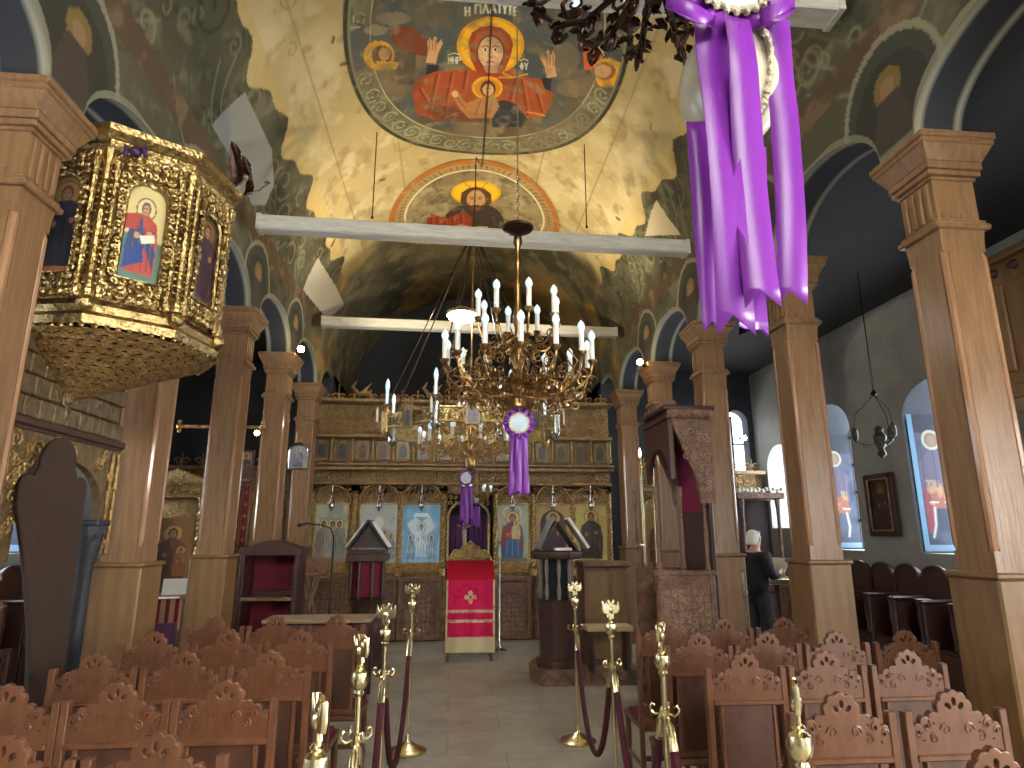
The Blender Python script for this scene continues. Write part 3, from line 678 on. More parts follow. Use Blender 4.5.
def small(p):
    def Q(x, y): return (370 + x / 4.876, 150 + y / 4.876)
    def V(pts): return vp(*[Q(*q) for q in pts])
    def pl(pts, col, a=1.): p.poly(V(pts), col, a)
    def el(cx, cy, rx, ry, col, a=1., n=30): p.poly(V(E(cx, cy, rx, ry, n)), col, a)
    def ln(pts, w, col, a=1.): p.line(V(pts), w, col, a)
    p.put(np.ones_like(p.x), (158, 142, 108)); p.mottle((128, 112, 82), 2.4, .42, .62, 4, .8); p.mottle((96, 88, 70), 5, .55, .7, 6, .7); p.mottle((186, 172, 138), 4, .56, .7, 7, .7)
    rr = np.sqrt((p.x / 1.5) ** 2 + ((p.y - 9.7) / 1.42) ** 2)
    p.put((rr > .80) * 1.0, (172, 146, 100), .8); p.put((rr > .93) * 1.0, (176, 104, 46), .9); p.put((np.abs(rr - .80) < .012) * 1.0, (222, 212, 180))
    for i in range(90):                                        # a ring of worn, unreadable lettering
        t = 2 * PI * i / 90; R = random.Random(i)
        c = (1.5 * .865 * math.cos(t), 9.7 + 1.42 * .865 * math.sin(t)); n = (math.cos(t), math.sin(t))
        if R.random() < .85: p.line([(c[0] - .05 * n[0], c[1] - .05 * n[1]), (c[0] + .05 * n[0], c[1] + .05 * n[1])], .02, (112, 78, 44))
        if R.random() < .5: p.line([(c[0] - .025 * n[1], c[1] + .025 * n[0]), (c[0] + .025 * n[1], c[1] - .025 * n[0])], .018, (112, 78, 44))
    el(517, 206, 122, 60, (236, 178, 36)); el(517, 206, 108, 50, (244, 196, 52))
    for a_ in (-.5, 0, .5): ln([(517, 206), (517 + 120 * math.sin(a_), 206 - 58 * math.cos(a_))], .02, (190, 130, 30))
    pl([(440, 250), (446, 205), (480, 182), (517, 176), (556, 184), (590, 210), (594, 255), (575, 270), (460, 270)], (98, 64, 40))
    pl([(370, 310), (410, 275), (470, 262), (520, 285), (570, 262), (620, 285), (650, 325), (668, 410), (480, 410), (360, 345)], (74, 62, 56))
    pl([(272, 400), (276, 330), (300, 306), (330, 318), (380, 330), (450, 300), (480, 310), (500, 330), (490, 400)], (156, 66, 46))
    for pts in ([(300, 320), (290, 395)], [(330, 325), (326, 395)], [(360, 335), (370, 395)], [(400, 325), (410, 390)], [(440, 312), (450, 385)]): ln(pts, .03, (112, 42, 32), .8); ln([(x + 12, y) for x, y in pts], .02, (196, 100, 72), .7)
    el(517, 240, 46, 48, (204, 158, 110)); pl([(476, 252), (490, 268), (517, 264), (545, 268), (558, 252), (548, 286), (517, 300), (486, 286)], (104, 68, 42))
    for x in (498, 536): ln([(x - 12, 226), (x + 12, 226)], .02, (84, 52, 34)); el(x, 234, 7, 4, (50, 32, 24))
    ln([(517, 228), (514, 250)], .02, (150, 98, 62)); ln([(504, 266), (528, 266)], .02, (150, 70, 52))
    pl([(412, 368), (440, 360), (500, 372), (574, 368), (574, 402), (410, 398)], (214, 186, 136)); pl([(488, 372), (496, 372), (496, 402), (488, 402)], (120, 92, 60))
    p.mottle((176, 160, 122), 7, .6, .76, 50, .6)
fresco('ceiling_fresco', 'smaller oval ceiling painting of a bearded man with golden halo above the tie beam', 0, 9.7, 1.5, 1.42, small, nr=160, nt=420)

# ================================================================== ICON SCREEN
IY = 10.78
def ix(u): return float(at(u, 520, Y=IY)[0])
def iz(v): return float(at(462, v, Y=IY)[2])
def saint(p, cx, z0, h, robe, mantle, halo=(214, 176, 92), skin=(170, 122, 88), hair=(74, 50, 38), seated=False, w=1.0):
    """small painted standing or seated figure, feet at z0"""
    k = h
    p.ell(cx, z0 + .86 * k, .15 * k * w, .15 * k, halo); p.ring(cx, z0 + .86 * k, .15 * k * w, .15 * k, .015 * k, [c * .55 for c in halo])
    if seated: p.poly([(cx - .36 * k * w, z0), (cx - .33 * k * w, z0 + .55 * k), (cx + .33 * k * w, z0 + .55 * k), (cx + .36 * k * w, z0)], [c * .7 for c in halo], .8)
    p.poly([(cx - .07 * k * w, z0 + .78 * k), (cx - .2 * k * w, z0 + .68 * k), (cx - .25 * k * w, z0 + .42 * k), (cx - .24 * k * w, z0 + .02 * k), (cx + .22 * k * w, z0), (cx + .25 * k * w, z0 + .4 * k), (cx + .2 * k * w, z0 + .68 * k), (cx + .07 * k * w, z0 + .78 * k)], robe)
    p.poly([(cx - .05 * k * w, z0 + .76 * k), (cx - .21 * k * w, z0 + .68 * k), (cx - .27 * k * w, z0 + .3 * k), (cx - .12 * k * w, z0 + .12 * k), (cx + .05 * k * w, z0 + .36 * k), (cx + .2 * k * w, z0 + .1 * k), (cx + .23 * k * w, z0 + .34 * k), (cx + .02 * k * w, z0 + .52 * k)], mantle)
    for q in (-.16, -.08, .02, .1, .17):
        p.line([(cx + q * k * w, z0 + .6 * k), (cx + q * 1.2 * k * w, z0 + .06 * k)], .016 * k, [c * .6 for c in robe], .7)
        p.line([(cx + (q + .03) * k * w, z0 + .56 * k), (cx + (q + .03) * 1.2 * k * w, z0 + .2 * k)], .01 * k, [min(255, c * 1.35 + 20) for c in mantle], .6)
    p.ell(cx, z0 + .865 * k, .075 * k * w, .095 * k, hair); p.ell(cx, z0 + .85 * k, .052 * k * w, .07 * k, skin)
    p.line([(cx - .03 * k * w, z0 + .87 * k), (cx - .012 * k * w, z0 + .87 * k)], .014 * k, (40, 26, 22)); p.line([(cx + .012 * k * w, z0 + .87 * k), (cx + .03 * k * w, z0 + .87 * k)], .014 * k, (40, 26, 22))
    p.line([(cx - .018 * k * w, z0 + .815 * k), (cx + .018 * k * w, z0 + .815 * k)], .014 * k, (120, 60, 48))
    p.ell(cx - .1 * k * w, z0 + .5 * k, .03 * k, .04 * k, skin); p.ell(cx + .1 * k * w, z0 + .54 * k, .03 * k, .04 * k, skin)
scr = thing('icon_screen', 'tall carved gilt wooden screen of icons across the end of the nave', 'icon screen', (.27, IY, 0))
def sx(u): return ix(u) - .27
L0, L1_ = sx(306), sx(612)
b = MB(); dl, dr = sx(447), sx(494)
zt = iz(404)
b.box(((L0 + dl) / 2, .12, 1.25), (dl - L0, .16, 2.5)); b.box(((dr + L1_) / 2, .12, 1.25), (L1_ - dr, .16, 2.5)); b.box(((L0 + L1_) / 2, .12, (2.3 + zt) / 2), (L1_ - L0, .16, zt - 2.3))
b.build('screen_wall', M['icono'], scr, 0)
bays = [(315, 348), (360, 398), (402, 441), (496, 529), (536, 570), (575, 607)]
zi0, zi1 = iz(562), iz(505)
def i1(p, w, h):
    p.put(np.ones_like(p.x), (186, 194, 186)); p.mottle((150, 160, 150), 6, .4, .6, 3, .8); p.mottle((206, 200, 180), 9, .5, .7, 5, .8)
    for x, c in ((-.12, (150, 140, 130)), (.02, (176, 170, 160)), (.13, (140, 150, 146))): saint(p, x, .08, .6, c, [q * .9 for q in c], (206, 196, 160), w=.8)
    p.poly([(-.25, .0), (.25, 0), (.25, .08), (-.25, .1)], (150, 140, 124))
def i2(p, w, h):
    p.put(np.ones_like(p.x), (156, 172, 188)); p.mottle((190, 196, 196), 7, .42, .6, 13, .8)
    p.poly([(-.28, h), (-.28, .45), (-.05, .75), (.1, .55), (.28, .8), (.28, h)], (186, 190, 180), .8)
    for i in range(5): saint(p, -.2 + .1 * i, .05 + .05 * (i % 2), .42, [(150, 128, 118), (126, 140, 160), (168, 158, 140), (120, 124, 136), (160, 140, 130)][i], (140, 150, 166), (204, 190, 150), w=.8)
    p.ell(0, .62, .08, .1, (220, 222, 214))
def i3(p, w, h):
    p.put(np.ones_like(p.x), (120, 182, 226)); p.mottle((158, 206, 236), 5, .42, .62, 23, .9)  # light blue and white paint in the daylight reflected off the glossy icon
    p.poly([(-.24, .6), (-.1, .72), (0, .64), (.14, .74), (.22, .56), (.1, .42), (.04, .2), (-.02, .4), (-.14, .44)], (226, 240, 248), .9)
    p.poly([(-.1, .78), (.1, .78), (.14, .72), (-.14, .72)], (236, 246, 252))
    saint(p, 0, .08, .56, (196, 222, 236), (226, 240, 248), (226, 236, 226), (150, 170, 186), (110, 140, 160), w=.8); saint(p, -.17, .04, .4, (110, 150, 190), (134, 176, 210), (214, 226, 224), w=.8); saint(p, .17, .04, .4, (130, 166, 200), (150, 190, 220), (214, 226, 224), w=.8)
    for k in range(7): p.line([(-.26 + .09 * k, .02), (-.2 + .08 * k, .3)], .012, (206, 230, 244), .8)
def i4(p, w, h):
    p.put(np.ones_like(p.x), (156, 172, 158)); p.mottle((190, 186, 156), 6, .45, .62, 33, .8)
    p.poly([(-.2, .05), (-.2, .52), (.2, .52), (.2, .05)], (196, 164, 96)); p.ring(0, .8, .15, .1, .02, (214, 206, 180))
    saint(p, 0, .05, .76, (52, 92, 136), (150, 62, 56), (218, 186, 110), seated=False, w=1.0); saint(p, .06, .36, .3, (206, 170, 110), (214, 190, 150), (226, 190, 110))
    p.poly([(-.16, .08), (-.1, .36), (.1, .36), (.16, .08)], (48, 88, 134))
    for q in (-.08, 0, .08): p.line([(q, .34), (q * 1.3, .1)], .012, (120, 160, 190))
    p.poly([(-.24, 0), (.24, 0), (.24, .06), (-.24, .06)], (120, 112, 88))
def i5(p, w, h):
    p.put(np.ones_like(p.x), (178, 152, 96)); p.poly([(-.22, .04), (-.22, .6)] + [(.22 * math.cos(PI - PI * i / 12), .6 + .24 * math.sin(PI * i / 12)) for i in range(13)] + [(.22, .04)], (66, 46, 46))
    saint(p, 0, .05, .76, (86, 50, 52), (52, 44, 66), (190, 150, 80), w=1.05)
def i6(p, w, h):
    p.put(np.ones_like(p.x), (196, 180, 112)); p.mottle((212, 198, 136), 5, .45, .6, 43, .7)
    saint(p, 0, .04, .8, (62, 52, 48), (84, 70, 60), (206, 180, 110), w=1.0); p.line([(.17, .06), (.12, .7)], .016, (96, 74, 46))
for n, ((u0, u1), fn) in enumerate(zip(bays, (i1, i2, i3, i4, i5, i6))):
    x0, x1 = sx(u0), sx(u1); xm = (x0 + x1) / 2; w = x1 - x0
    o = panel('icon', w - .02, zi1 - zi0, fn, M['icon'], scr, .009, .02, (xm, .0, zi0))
    b = MB()
    for q in (x0, x1): b.box((q, .01, (zi0 + zi1) / 2), (.03, .05, zi1 - zi0 + .06), .006)
    for q in (zi0 - .015, zi1 + .015): b.box((xm, .01, q), (w + .06, .05, .03), .006)
    b.build('icon_frame', M['gold'], scr)
    # carved arch over the icon
    b = MB(); za = zi1 + .05; r = w / 2 + .01
    b.tube([(xm - r * math.cos(PI * i / 16), -.02, za + r * .95 * math.sin(PI * i / 16)) for i in range(17)], .02, 6)
    b.tube([(xm - (r - .05) * math.cos(PI * i / 16), -.01, za + (r - .05) * .95 * math.sin(PI * i / 16)) for i in range(17)], .009, 5)
    b.build('arch_moulding', M['goldwood'], scr)
    b = MB(); b.carve(xm - r * .8, xm + r * .8, za + .02, za + r * .75, .03, .085, .012, 40 + n); b.build('tympanum_carving', M['icono'], scr)
    for s_ in (-1, 1): b = MB(); b.carve(*sorted((xm + s_ * r * .72, xm + s_ * (r + .03))), za + r * .62, za + r + .02, .03, .06, .01, 60 + n); b.build('spandrel_carving', M['goldwood'], scr)
    # painted base panel and carved parapet panel
    b = MB(); b.box((xm, .02, (zi0 + 1.0) / 2 - .0), (w, .05, zi0 - 1.06), .01); b.carve(xm - w * .4, xm + w * .4, 1.02, zi0 - .06, -.01, .08, .01, 80 + n); b.build('painted_dado', M['goldwood'], scr)
    b = MB(); b.box((xm, -.02, .50), (w + .06, .08, .94), .01)
    for q in (-1, 1): b.box((xm + q * (w / 2 - .02), -.07, .5), (.05, .04, .86), .008)
    b.box((xm, -.07, .06), (w + .04, .05, .08), .01); b.box((xm, -.07, .93), (w + .04, .05, .07), .01)
    ra = w * .34
    for k in range(8): b.box((xm - w * .4 + w * .8 * k / 7, -.1, .93), (.025, .02, .04), .004)
    b.tube([(xm - ra, -.08, .14), (xm - ra, -.08, .55)] + [(xm - ra * math.cos(PI * i / 12), -.08, .55 + ra * math.sin(PI * i / 12)) for i in range(1, 12)] + [(xm + ra, -.08, .55), (xm + ra, -.08, .14)], .014, 6)
    b.build('parapet_panel', M['carved'], scr)
    b = MB(); b.carve(xm - ra * .9, xm + ra * .9, .14, .72, -.065, .075, .009, 90 + n)
    b.build('parapet_carving', mat('pale carved wood', (176, 144, 124), .4, col2=(130, 100, 84), scale=12, bump=.3, bscale=60) if n == 0 else bpy.data.materials['pale carved wood'], scr)
for n, u in enumerate((311, 354, 400, 443, 495, 532.5, 572.5, 609)):      # twisted columns between the bays
    x = sx(u); b = MB(); H0, H1 = 1.08, iz(492)
    b.box((x, -.04, (1.0 + H0) / 2), (.1, .1, .12), .01)
    for ph in (0, PI):
        b.tube([(x + .018 * math.cos(ph + 9 * 2 * PI * i / 72), -.04 + .018 * math.sin(ph + 9 * 2 * PI * i / 72), H0 + .04 + (H1 - H0 - .12) * i / 72) for i in range(73)], .026, 6)
    b.lathe([(.03, H1 - .09), (.04, H1 - .06), (.03, H1 - .04), (.06, H1)], (x, -.04, 0), 8); b.build('twisted_column', M['gold'] if n in (3, 4, 5) else M['goldwood'], scr)
zf0, zf1, zr0, zr1, zc0 = iz(484), iz(470), iz(462), iz(440), iz(430)
b = MB(); b.box(((L0 + L1_) / 2, .0, zf0), (L1_ - L0, .16, .05), .01); b.box(((L0 + L1_) / 2, -.04, zf1), (L1_ - L0 + .04, .24, .06), .012); b.box(((L0 + L1_) / 2, -.06, zf1 + .06), (L1_ - L0 + .06, .28, .035), .01); b.build('lower_cornice', M['icono'], scr)
b = MB(); b.carve(L0, L1_, zf0 + .02, zf1 - .03, .02, .11, .014, 5); b.build('vine_frieze', M['goldwood'], scr)
b = MB(); b.carve(L0, L1_, zf1 + .08, zr0 - .01, .02, .09, .012, 15); b.build('leaf_frieze', M['icono'], scr)
n = 15
for k in range(n):
    x = L0 + (L1_ - L0) * (k + .5) / n
    def sm(p, w, h, k=k):
        R = random.Random(k * 3 + 1); p.put(np.ones_like(p.x), R.choice([(128, 112, 78), (110, 92, 66), (142, 130, 98), (96, 84, 70)]))
        saint(p, 0, .02, h * .95, R.choice([(96, 44, 40), (60, 66, 76), (84, 70, 50)]), R.choice([(54, 58, 70), (110, 60, 44), (70, 54, 44)]), (176, 146, 84), w=.85)
    w = (L1_ - L0) / n
    panel('feast_icon', w * .62, (zr1 - zr0) * .8, sm, M['icon'], scr, .012, .02, (x, .02, zr0 + (zr1 - zr0) * .1))
    b = MB()
    for q in (-1, 1): b.box((x + q * w * .34, .01, (zr0 + zr1) / 2), (.02, .05, zr1 - zr0), .004)
    b.box((x, .01, zr0 + .01), (w * .7, .05, .02), .004); b.box((x, .01, zr1 - .01), (w * .7, .05, .02), .004); b.build('feast_icon_frame', M['icono'], scr)
    b = MB(); b.lathe([(.02, zr0), (.024, zr0 + .05), (.018, zr0 + .1), (.018, zr1 - .06), (.026, zr1)], (x + w / 2, -.03, 0), 8); b.build('colonnette', M['goldwood'], scr)
b = MB(); b.box(((L0 + L1_) / 2, -.04, zr1 + .03), (L1_ - L0 + .04, .26, .06), .012); b.box(((L0 + L1_) / 2, -.06, zt + .0), (L1_ - L0 + .08, .3, .06), .012); b.build('upper_cornice', M['icono'], scr)
b = MB(); b.carve(L0, L1_, zr1 + .07, zt - .04, .02, .12, .014, 25); b.build('scroll_frieze', M['goldwood'], scr)
b = MB()
for k in range(19):
    x = L0 + (L1_ - L0) * (k + .5) / 19; h = .2 + .08 * ((k % 3) == 1)
    b.spiral((x - .05, -.02, zt + .09), .06, 1.3, .012, 3.0, -1, 5, 12); b.spiral((x + .05, -.02, zt + .09), .06, 1.3, .012, 0.1, 1, 5, 12)
    b.tube([(x, -.02, zt + .02), (x, -.02, zt + h)], [.02, .006], 6); b.ball((x, -.02, zt + h), .018, 8, 5)
b.build('cresting', M['goldwood'], scr)
# crowning cross with a pair of dragons
b = MB(); b.box((0, -.02, zt + .42), (.035, .03, .8), .008); b.box((0, -.02, zt + .58), (.34, .03, .035), .008)
for q in (-1, 1): b.ball((q * .18, -.02, zt + .58), .03, 8, 5)
b.ball((0, -.02, zt + .83), .03, 8, 5); b.build('crowning_cross', M['gold'], scr)
for q in (-1, 1):
    for xo in (.45, 1.65):
        b = MB(); b.tube([(q * xo, -.02, zt + .02), (q * (xo + .1), -.02, zt + .16), (q * (xo + .26), -.02, zt + .14), (q * (xo + .36), -.02, zt + .26), (q * (xo + .3), -.02, zt + .36)], [.03, .045, .04, .03, .012], 7)
        b.tube([(q * (xo + .18), -.02, zt + .16), (q * (xo + .04), -.02, zt + .34)], [.04, .006], 6); b.build('dragon_carving', M['icono'], scr)
# royal door: gilded jamb, carved gate leaves and curtain
b = MB(); b.box((0, .16, 1.15), (dr - dl, .04, 2.3)); b.build('dark_doorway', M['black'], scr, 0)
for s_ in (-1, 1):
    b = MB(); xx = s_ * .17
    pts = []
    for i in range(13):
        u = i / 12; pts.append((xx - .155 + .31 * u, .06 + .012 * math.sin(u * 25), 0))
    vs_ = [(p_[0], p_[1], z) for z in (1.15, 1.95) for p_ in pts]
    b.add(vs_, [(i, i + 1, 14 + i, 13 + i) for i in range(12)]); o = b.build('curtain', mat('violet curtain', (74, 34, 84), .8) if s_ < 0 else bpy.data.materials['violet curtain'], scr)
    md = o.modifiers.new('t', 'SOLIDIFY'); md.thickness = .012
    b = MB(); b.box((xx, .0, .55), (.32, .04, 1.1), .008); b.carve(xx - .14, xx + .14, .12, 1.05, -.025, .09, .012, 130 + s_); b.build('gate_leaf', M['gold'], scr)
    b = MB(); b.tube([(s_ * .34, -.03, 1.1), (s_ * .34, -.03, 1.95), (s_ * .3, -.03, 2.05), (s_ * .2, -.03, 2.14), (0, -.03, 2.2)], .025, 7)
    b.carve(*sorted((s_ * .08, s_ * .36)), 2.1, 2.4, .02, .09, .013, 140 + s_); b.build('door_arch', M['gold'], scr)
# crucifix seen in the doorway
b = MB(); b.box((-.06, .1, 1.55), (.05, .03, .9), .008); b.box((-.06, .1, 1.78), (.3, .03, .05), .008); b.tube([(-.06, .07, 1.3), (-.055, .06, 1.5), (-.065, .06, 1.72)], [.02, .035, .04], 7); b.ball((-.06, .06, 1.8), .035, 8, 6)
b.tube([(-.2, .07, 1.8), (-.06, .065, 1.74), (.08, .07, 1.8)], .014, 6); b.build('crucifix', mat('pale painted figure', (170, 160, 132), .5), scr)

# hanging oil lamps in front of the icons
def oil_lamp(lx, ly, lz, label, first=[None]):
    if first[0] is not None: return dup(first[0], (lx, ly, lz), label=label)
    o = thing('oil_lamp', label, 'oil lamp', (lx, ly, lz), group='silver oil lamps before the icons')
    b = MB(); b.lathe([(.005, -.07), (.018, -.055), (.012, -.04), (.04, -.01), (.052, .02), (.045, .05), (.05, .06)], n=12); b.build('bowl', M['silver'], o)
    b = MB(); b.lathe([(.03, .05), (.034, .09), (.03, .1)], n=10); b.build('glass_cup', mat('red lamp glass', (150, 40, 36), .15), o)
    b = MB()
    for k in range(3):
        a = 2 * PI * k / 3; b.tube([(.048 * math.cos(a), .048 * math.sin(a), .055), (.02 * math.cos(a), .02 * math.sin(a), .16), (0, 0, .22)], .004, 4)
    b.lathe([(.006, .2), (.026, .215), (.006, .24)], n=8); b.tube([(0, 0, .23), (0, 0, .36)], .003, 4); b.build('chains', M['silver'], o)
    first[0] = o; return o
for (u0, u1), lb in zip(bays, ('small silver oil lamp hanging before the pale leftmost icon', 'silver oil lamp hanging before the grey blue crowd icon', 'silver oil lamp hanging before the bright blue icon', 'silver oil lamp before the icon of the enthroned mother', 'silver oil lamp before the dark icon in a gilt arch', 'silver oil lamp before the yellow ground icon at the right end')):
    u = (u0 + u1) / 2; q = at(u, 506, Y=IY - .22); oil_lamp(q[0], q[1], q[2] - .02, lb)
# ================================================================== CHAIRS
def arc(cx, cz, r, a0, a1, n): return [(cx + r * math.cos(math.radians(a0 + (a1 - a0) * i / n)), cz + r * math.sin(math.radians(a0 + (a1 - a0) * i / n))) for i in range(n + 1)]
def make_chair():
    o = thing('carved_chair', 'x', 'chair')
    for s in (-1, 1):
        b = MB(); b.tube([(s * .205, .02, 0), (s * .205, 0, .44)], .021, 4) if False else b.box((s * .205, .0, .515), (.034, .036, 1.03), .004); b.build('back_post', M['chair'], o)
        b = MB(); b.lathe([(.016, 0), (.019, .05), (.022, .12), (.016, .15), (.022, .2), (.024, .32), (.02, .36), (.024, .42)], (s * .19, .40, 0), 10); b.build('front_leg', M['chair'], o)
        b = MB(); b.box((s * .2, .2, .2), (.02, .38, .03), .004); b.build('side_stretcher', M['chair'], o)
    b = MB(); b.box((0, .2, .43), (.44, .44, .035), .01); b.build('seat', M['chair'], o)
    b = MB(); b.box((0, .2, .458), (.38, .38, .03), .014); b.build('seat_pad', M['darkred'], o)
    b = MB(); b.box((0, 0, .255), (.38, .022, .03), .004); b.build('rear_stretcher', M['chair'], o)
    # crest rail: stepped scroll shoulders and a pierced fan crown
    left = [(-.19, .87), (-.19, .952)] + arc(-.168, .962, .022, 200, 40, 4) + arc(-.132, .985, .022, 190, 40, 4) + arc(-.097, 1.003, .018, 180, 60, 3)
    fan = []
    for k in range(5):
        a = 180 - 18 - 36 * k
        fan += arc(.058 * math.cos(math.radians(a)), 1.024 + .05 * math.sin(math.radians(a)), .019, a + 62, a - 62, 5)
    right = [(-x, z) for x, z in left][::-1]
    out = left + [(-.076, 1.018)] + fan + [(.076, 1.018)] + right
    holes = []
    for a in (145, 90, 35):
        ca, sa = math.cos(math.radians(a)), math.sin(math.radians(a))
        holes.append([(ca * (.034 + .018 * math.cos(t)) - sa * .0125 * math.sin(t), 1.022 + sa * (.034 + .018 * math.cos(t)) + ca * .0125 * math.sin(t)) for t in [2 * PI * i / 10 for i in range(10)]])
    for x, z, r in ((-.168, .956, .009), (-.132, .977, .01), (.168, .956, .009), (.132, .977, .01), (-.15, .93, .007), (.15, .93, .007), (-.1, .985, .007), (.1, .985, .007)): holes.append(arc(x, z, r, 0, 315, 7))
    b = MB(); b.plate([out] + holes, .026, .004); b.box((0, -.006, .875), (.38, .034, .022), .005)
    for s in (-1, 1): b.spiral((s * .168, -.013, .958), .018, 1.2, .004, 0, s, 5, 9); b.spiral((s * .132, -.013, .98), .02, 1.2, .005, 1, s, 5, 9)
    for q in (-1, 1): b.spiral((q * .05, -.013, .965), .024, 1.3, .005, 0 if q > 0 else PI, q, 5, 10); b.spiral((q * .1, -.013, .94), .02, 1.3, .005, 2, -q, 5, 10)
    b.build('crest_rail', M['chair'], o)
    b = MB(); b.box((0, .0, .675), (.262, .016, .40), .003); b.build('back_panel', M['panelwood'], o)
    for s in (-1, 1):
        b = MB(); b.box((s * .142, 0, .675), (.022, .028, .40), .004); b.build('panel_stile', M['chair'], o)
    b = MB(); b.box((0, 0, .47), (.38, .028, .035), .004); b.build('lower_rail', M['chair'], o)
    for c in kids(o):
        for v in c.data.vertices: v.co.x *= .895
    return o
proto = None
ordw = ['first', 'second', 'third', 'fourth']
roww = ['nearest', 'second', 'third', 'fourth', 'fifth']
def chair_at(x, y, lab, grp):
    global proto
    rz = rnd.uniform(-.01, .01)
    if proto is None:
        proto = make_chair(); proto.location = (x, y, 0); proto.rotation_euler = (0, 0, rz); proto['label'] = lab; proto['group'] = grp
    else: dup(proto, (x, y, 0), rz, lab, grp)
RR = [(1.75, [1.45]), (2.36, [1.40, 1.83]), (3.15, [1.41, 1.82, 2.24]), (3.76, [1.42, 1.83, 2.25, 2.68]), (4.38, [1.43, 1.84, 2.26])]
LL = [(2.1, [-.83, -1.24]), (2.77, [-.86, -1.26, -1.66]), (3.42, [-.87, -1.27, -1.68]), (4.09, [-.88, -1.29, -1.7]), (4.8, [-.79, -1.2, -1.61])]
for rows, sd in ((RR, 'right'), (LL, 'left')):
    for r, (y, xs) in enumerate(rows):
        for k, x in enumerate(xs):
            chair_at(x, y, 'carved chair with fan crest, %s row right of aisle, %s from the aisle' % (roww[r], ordw[k]) if sd == 'right' else
                     'carved chair with fan crest, %s row left of aisle, %s from the aisle' % (roww[r], ordw[k]), 'carved chairs %s of the aisle' % sd)

# ================================================================== DARK CHOIR STALLS along the side walls
def make_stall():
    o = thing('choir_stall', 'x', 'stall')
    b = MB(); w = .2
    b.prism([(-w, .3), (-w, 1.16)] + [(-w * math.cos(PI * i / 12), 1.16 + .13 * math.sin(PI * i / 12)) for i in range(1, 12)] + [(w, 1.16), (w, .3)], .04, 'xz'); b.build('backrest', M['dark'], o)
    b = MB(); b.tube([(-w, -.03, 1.16)] + [(-w * math.cos(PI * i / 12), -.03, 1.16 + .13 * math.sin(PI * i / 12)) for i in range(1, 12)] + [(w, -.03, 1.16)], .022, 6); b.build('top_roll', M['dark'], o)
    for s in (-1, 1):
        b = MB(); b.box((s * w, -.2, .45), (.03, .4, .9), .006); b.box((s * w, -.22, .93), (.05, .46, .04), .012); b.lathe([(.025, .5), (.018, .6), (.03, .75), (.02, .85), (.03, .91)], (s * w, -.42, 0), 8); b.build('arm', M['dark'], o)
    b = MB(); b.box((0, -.2, .45), (.38, .38, .04), .01); b.box((0, -.38, .22), (.38, .03, .42)); b.build('seat', M['dark'], o)
    return o
st0 = make_stall()
st_papers = [(5.13, 6.335, .956, .3), (5.12, 6.8, .956, -.2)]
plc = [(5.5, 6.1 + .46 * k, -PI / 2) for k in range(6)] + [(-4.95, 7.0 + .46 * k, PI / 2) for k in range(5)]
for k, (x, y, rz) in enumerate(plc):
    lab = 'dark round-topped choir stall along the %s wall, number %s from near end' % (('right', ['one', 'two', 'three', 'four', 'five', 'six'][k]) if k < 6 else ('left', ['one', 'two', 'three', 'four', 'five'][k - 6]))
    lab = lab.replace('number one from', 'nearest at').replace('number ', '').replace(' two from', ' second from').replace(' three from', ' third from').replace(' four from', ' fourth from').replace(' five from', ' fifth from').replace(' six from', ' sixth from')
    gr = 'dark choir stalls along the %s wall' % ('right' if k < 6 else 'left')
    if k == 0: st0.location = (x, y, 0); st0.rotation_euler = (0, 0, rz); st0['label'] = lab; st0['group'] = gr
    else: dup(st0, (x, y, 0), rz, lab, gr)
for k, (x, y, z, r) in enumerate(st_papers):
    b = MB(); b.at(x, y, z + .002, r); b.box((0, 0, 0), (.14, .1, .004), .001); tag(b.build('paper_slip', M['white']), ['small white paper lying on the nearest right choir stall armrest', 'small white paper lying on the second right choir stall armrest'][k], 'paper')
# carved armchair with a gabled back in the left aisle
o = thing('gabled_armchair', 'reddish carved armchair with a gabled back in the left aisle, by the dark stalls', 'armchair', (-3.75, 5.4, 0), .35)
b = MB(); b.plate([[(-.3, .62), (-.3, 1.0), (-.2, 1.06), (-.1, 1.16), (0, 1.2), (.1, 1.16), (.2, 1.06), (.3, 1.0), (.3, .62)], [(-.2, .68), (.2, .68), (.2, .96), (-.2, .96)]], .04, .008); b.build('backrest', M['chair'], o)
b = MB(); b.box((0, 0, .82), (.42, .02, .3), .004); b.carve(-.18, .18, .7, .94, -.015, .09, .01, 4); b.build('back_panel', M['carved'], o)
for s in (-1, 1):
    b = MB(); b.box((s * .3, 0, .54), (.05, .05, 1.08), .008); b.ball((s * .3, 0, 1.1), .035, 8, 6); b.build('back_post', M['chair'], o)
    b = MB(); b.lathe([(.024, 0), (.03, .2), (.02, .3), (.03, .6), (.025, .68)], (s * .3, .48, 0), 10); b.build('front_leg', M['chair'], o)
    b = MB(); b.tube([(s * .3, .02, .74), (s * .3, .3, .72), (s * .3, .52, .7)], .026, 8); b.build('armrest', M['chair'], o)
b = MB(); b.box((0, .24, .44), (.62, .52, .07), .015); b.build('seat', M['chair'], o)

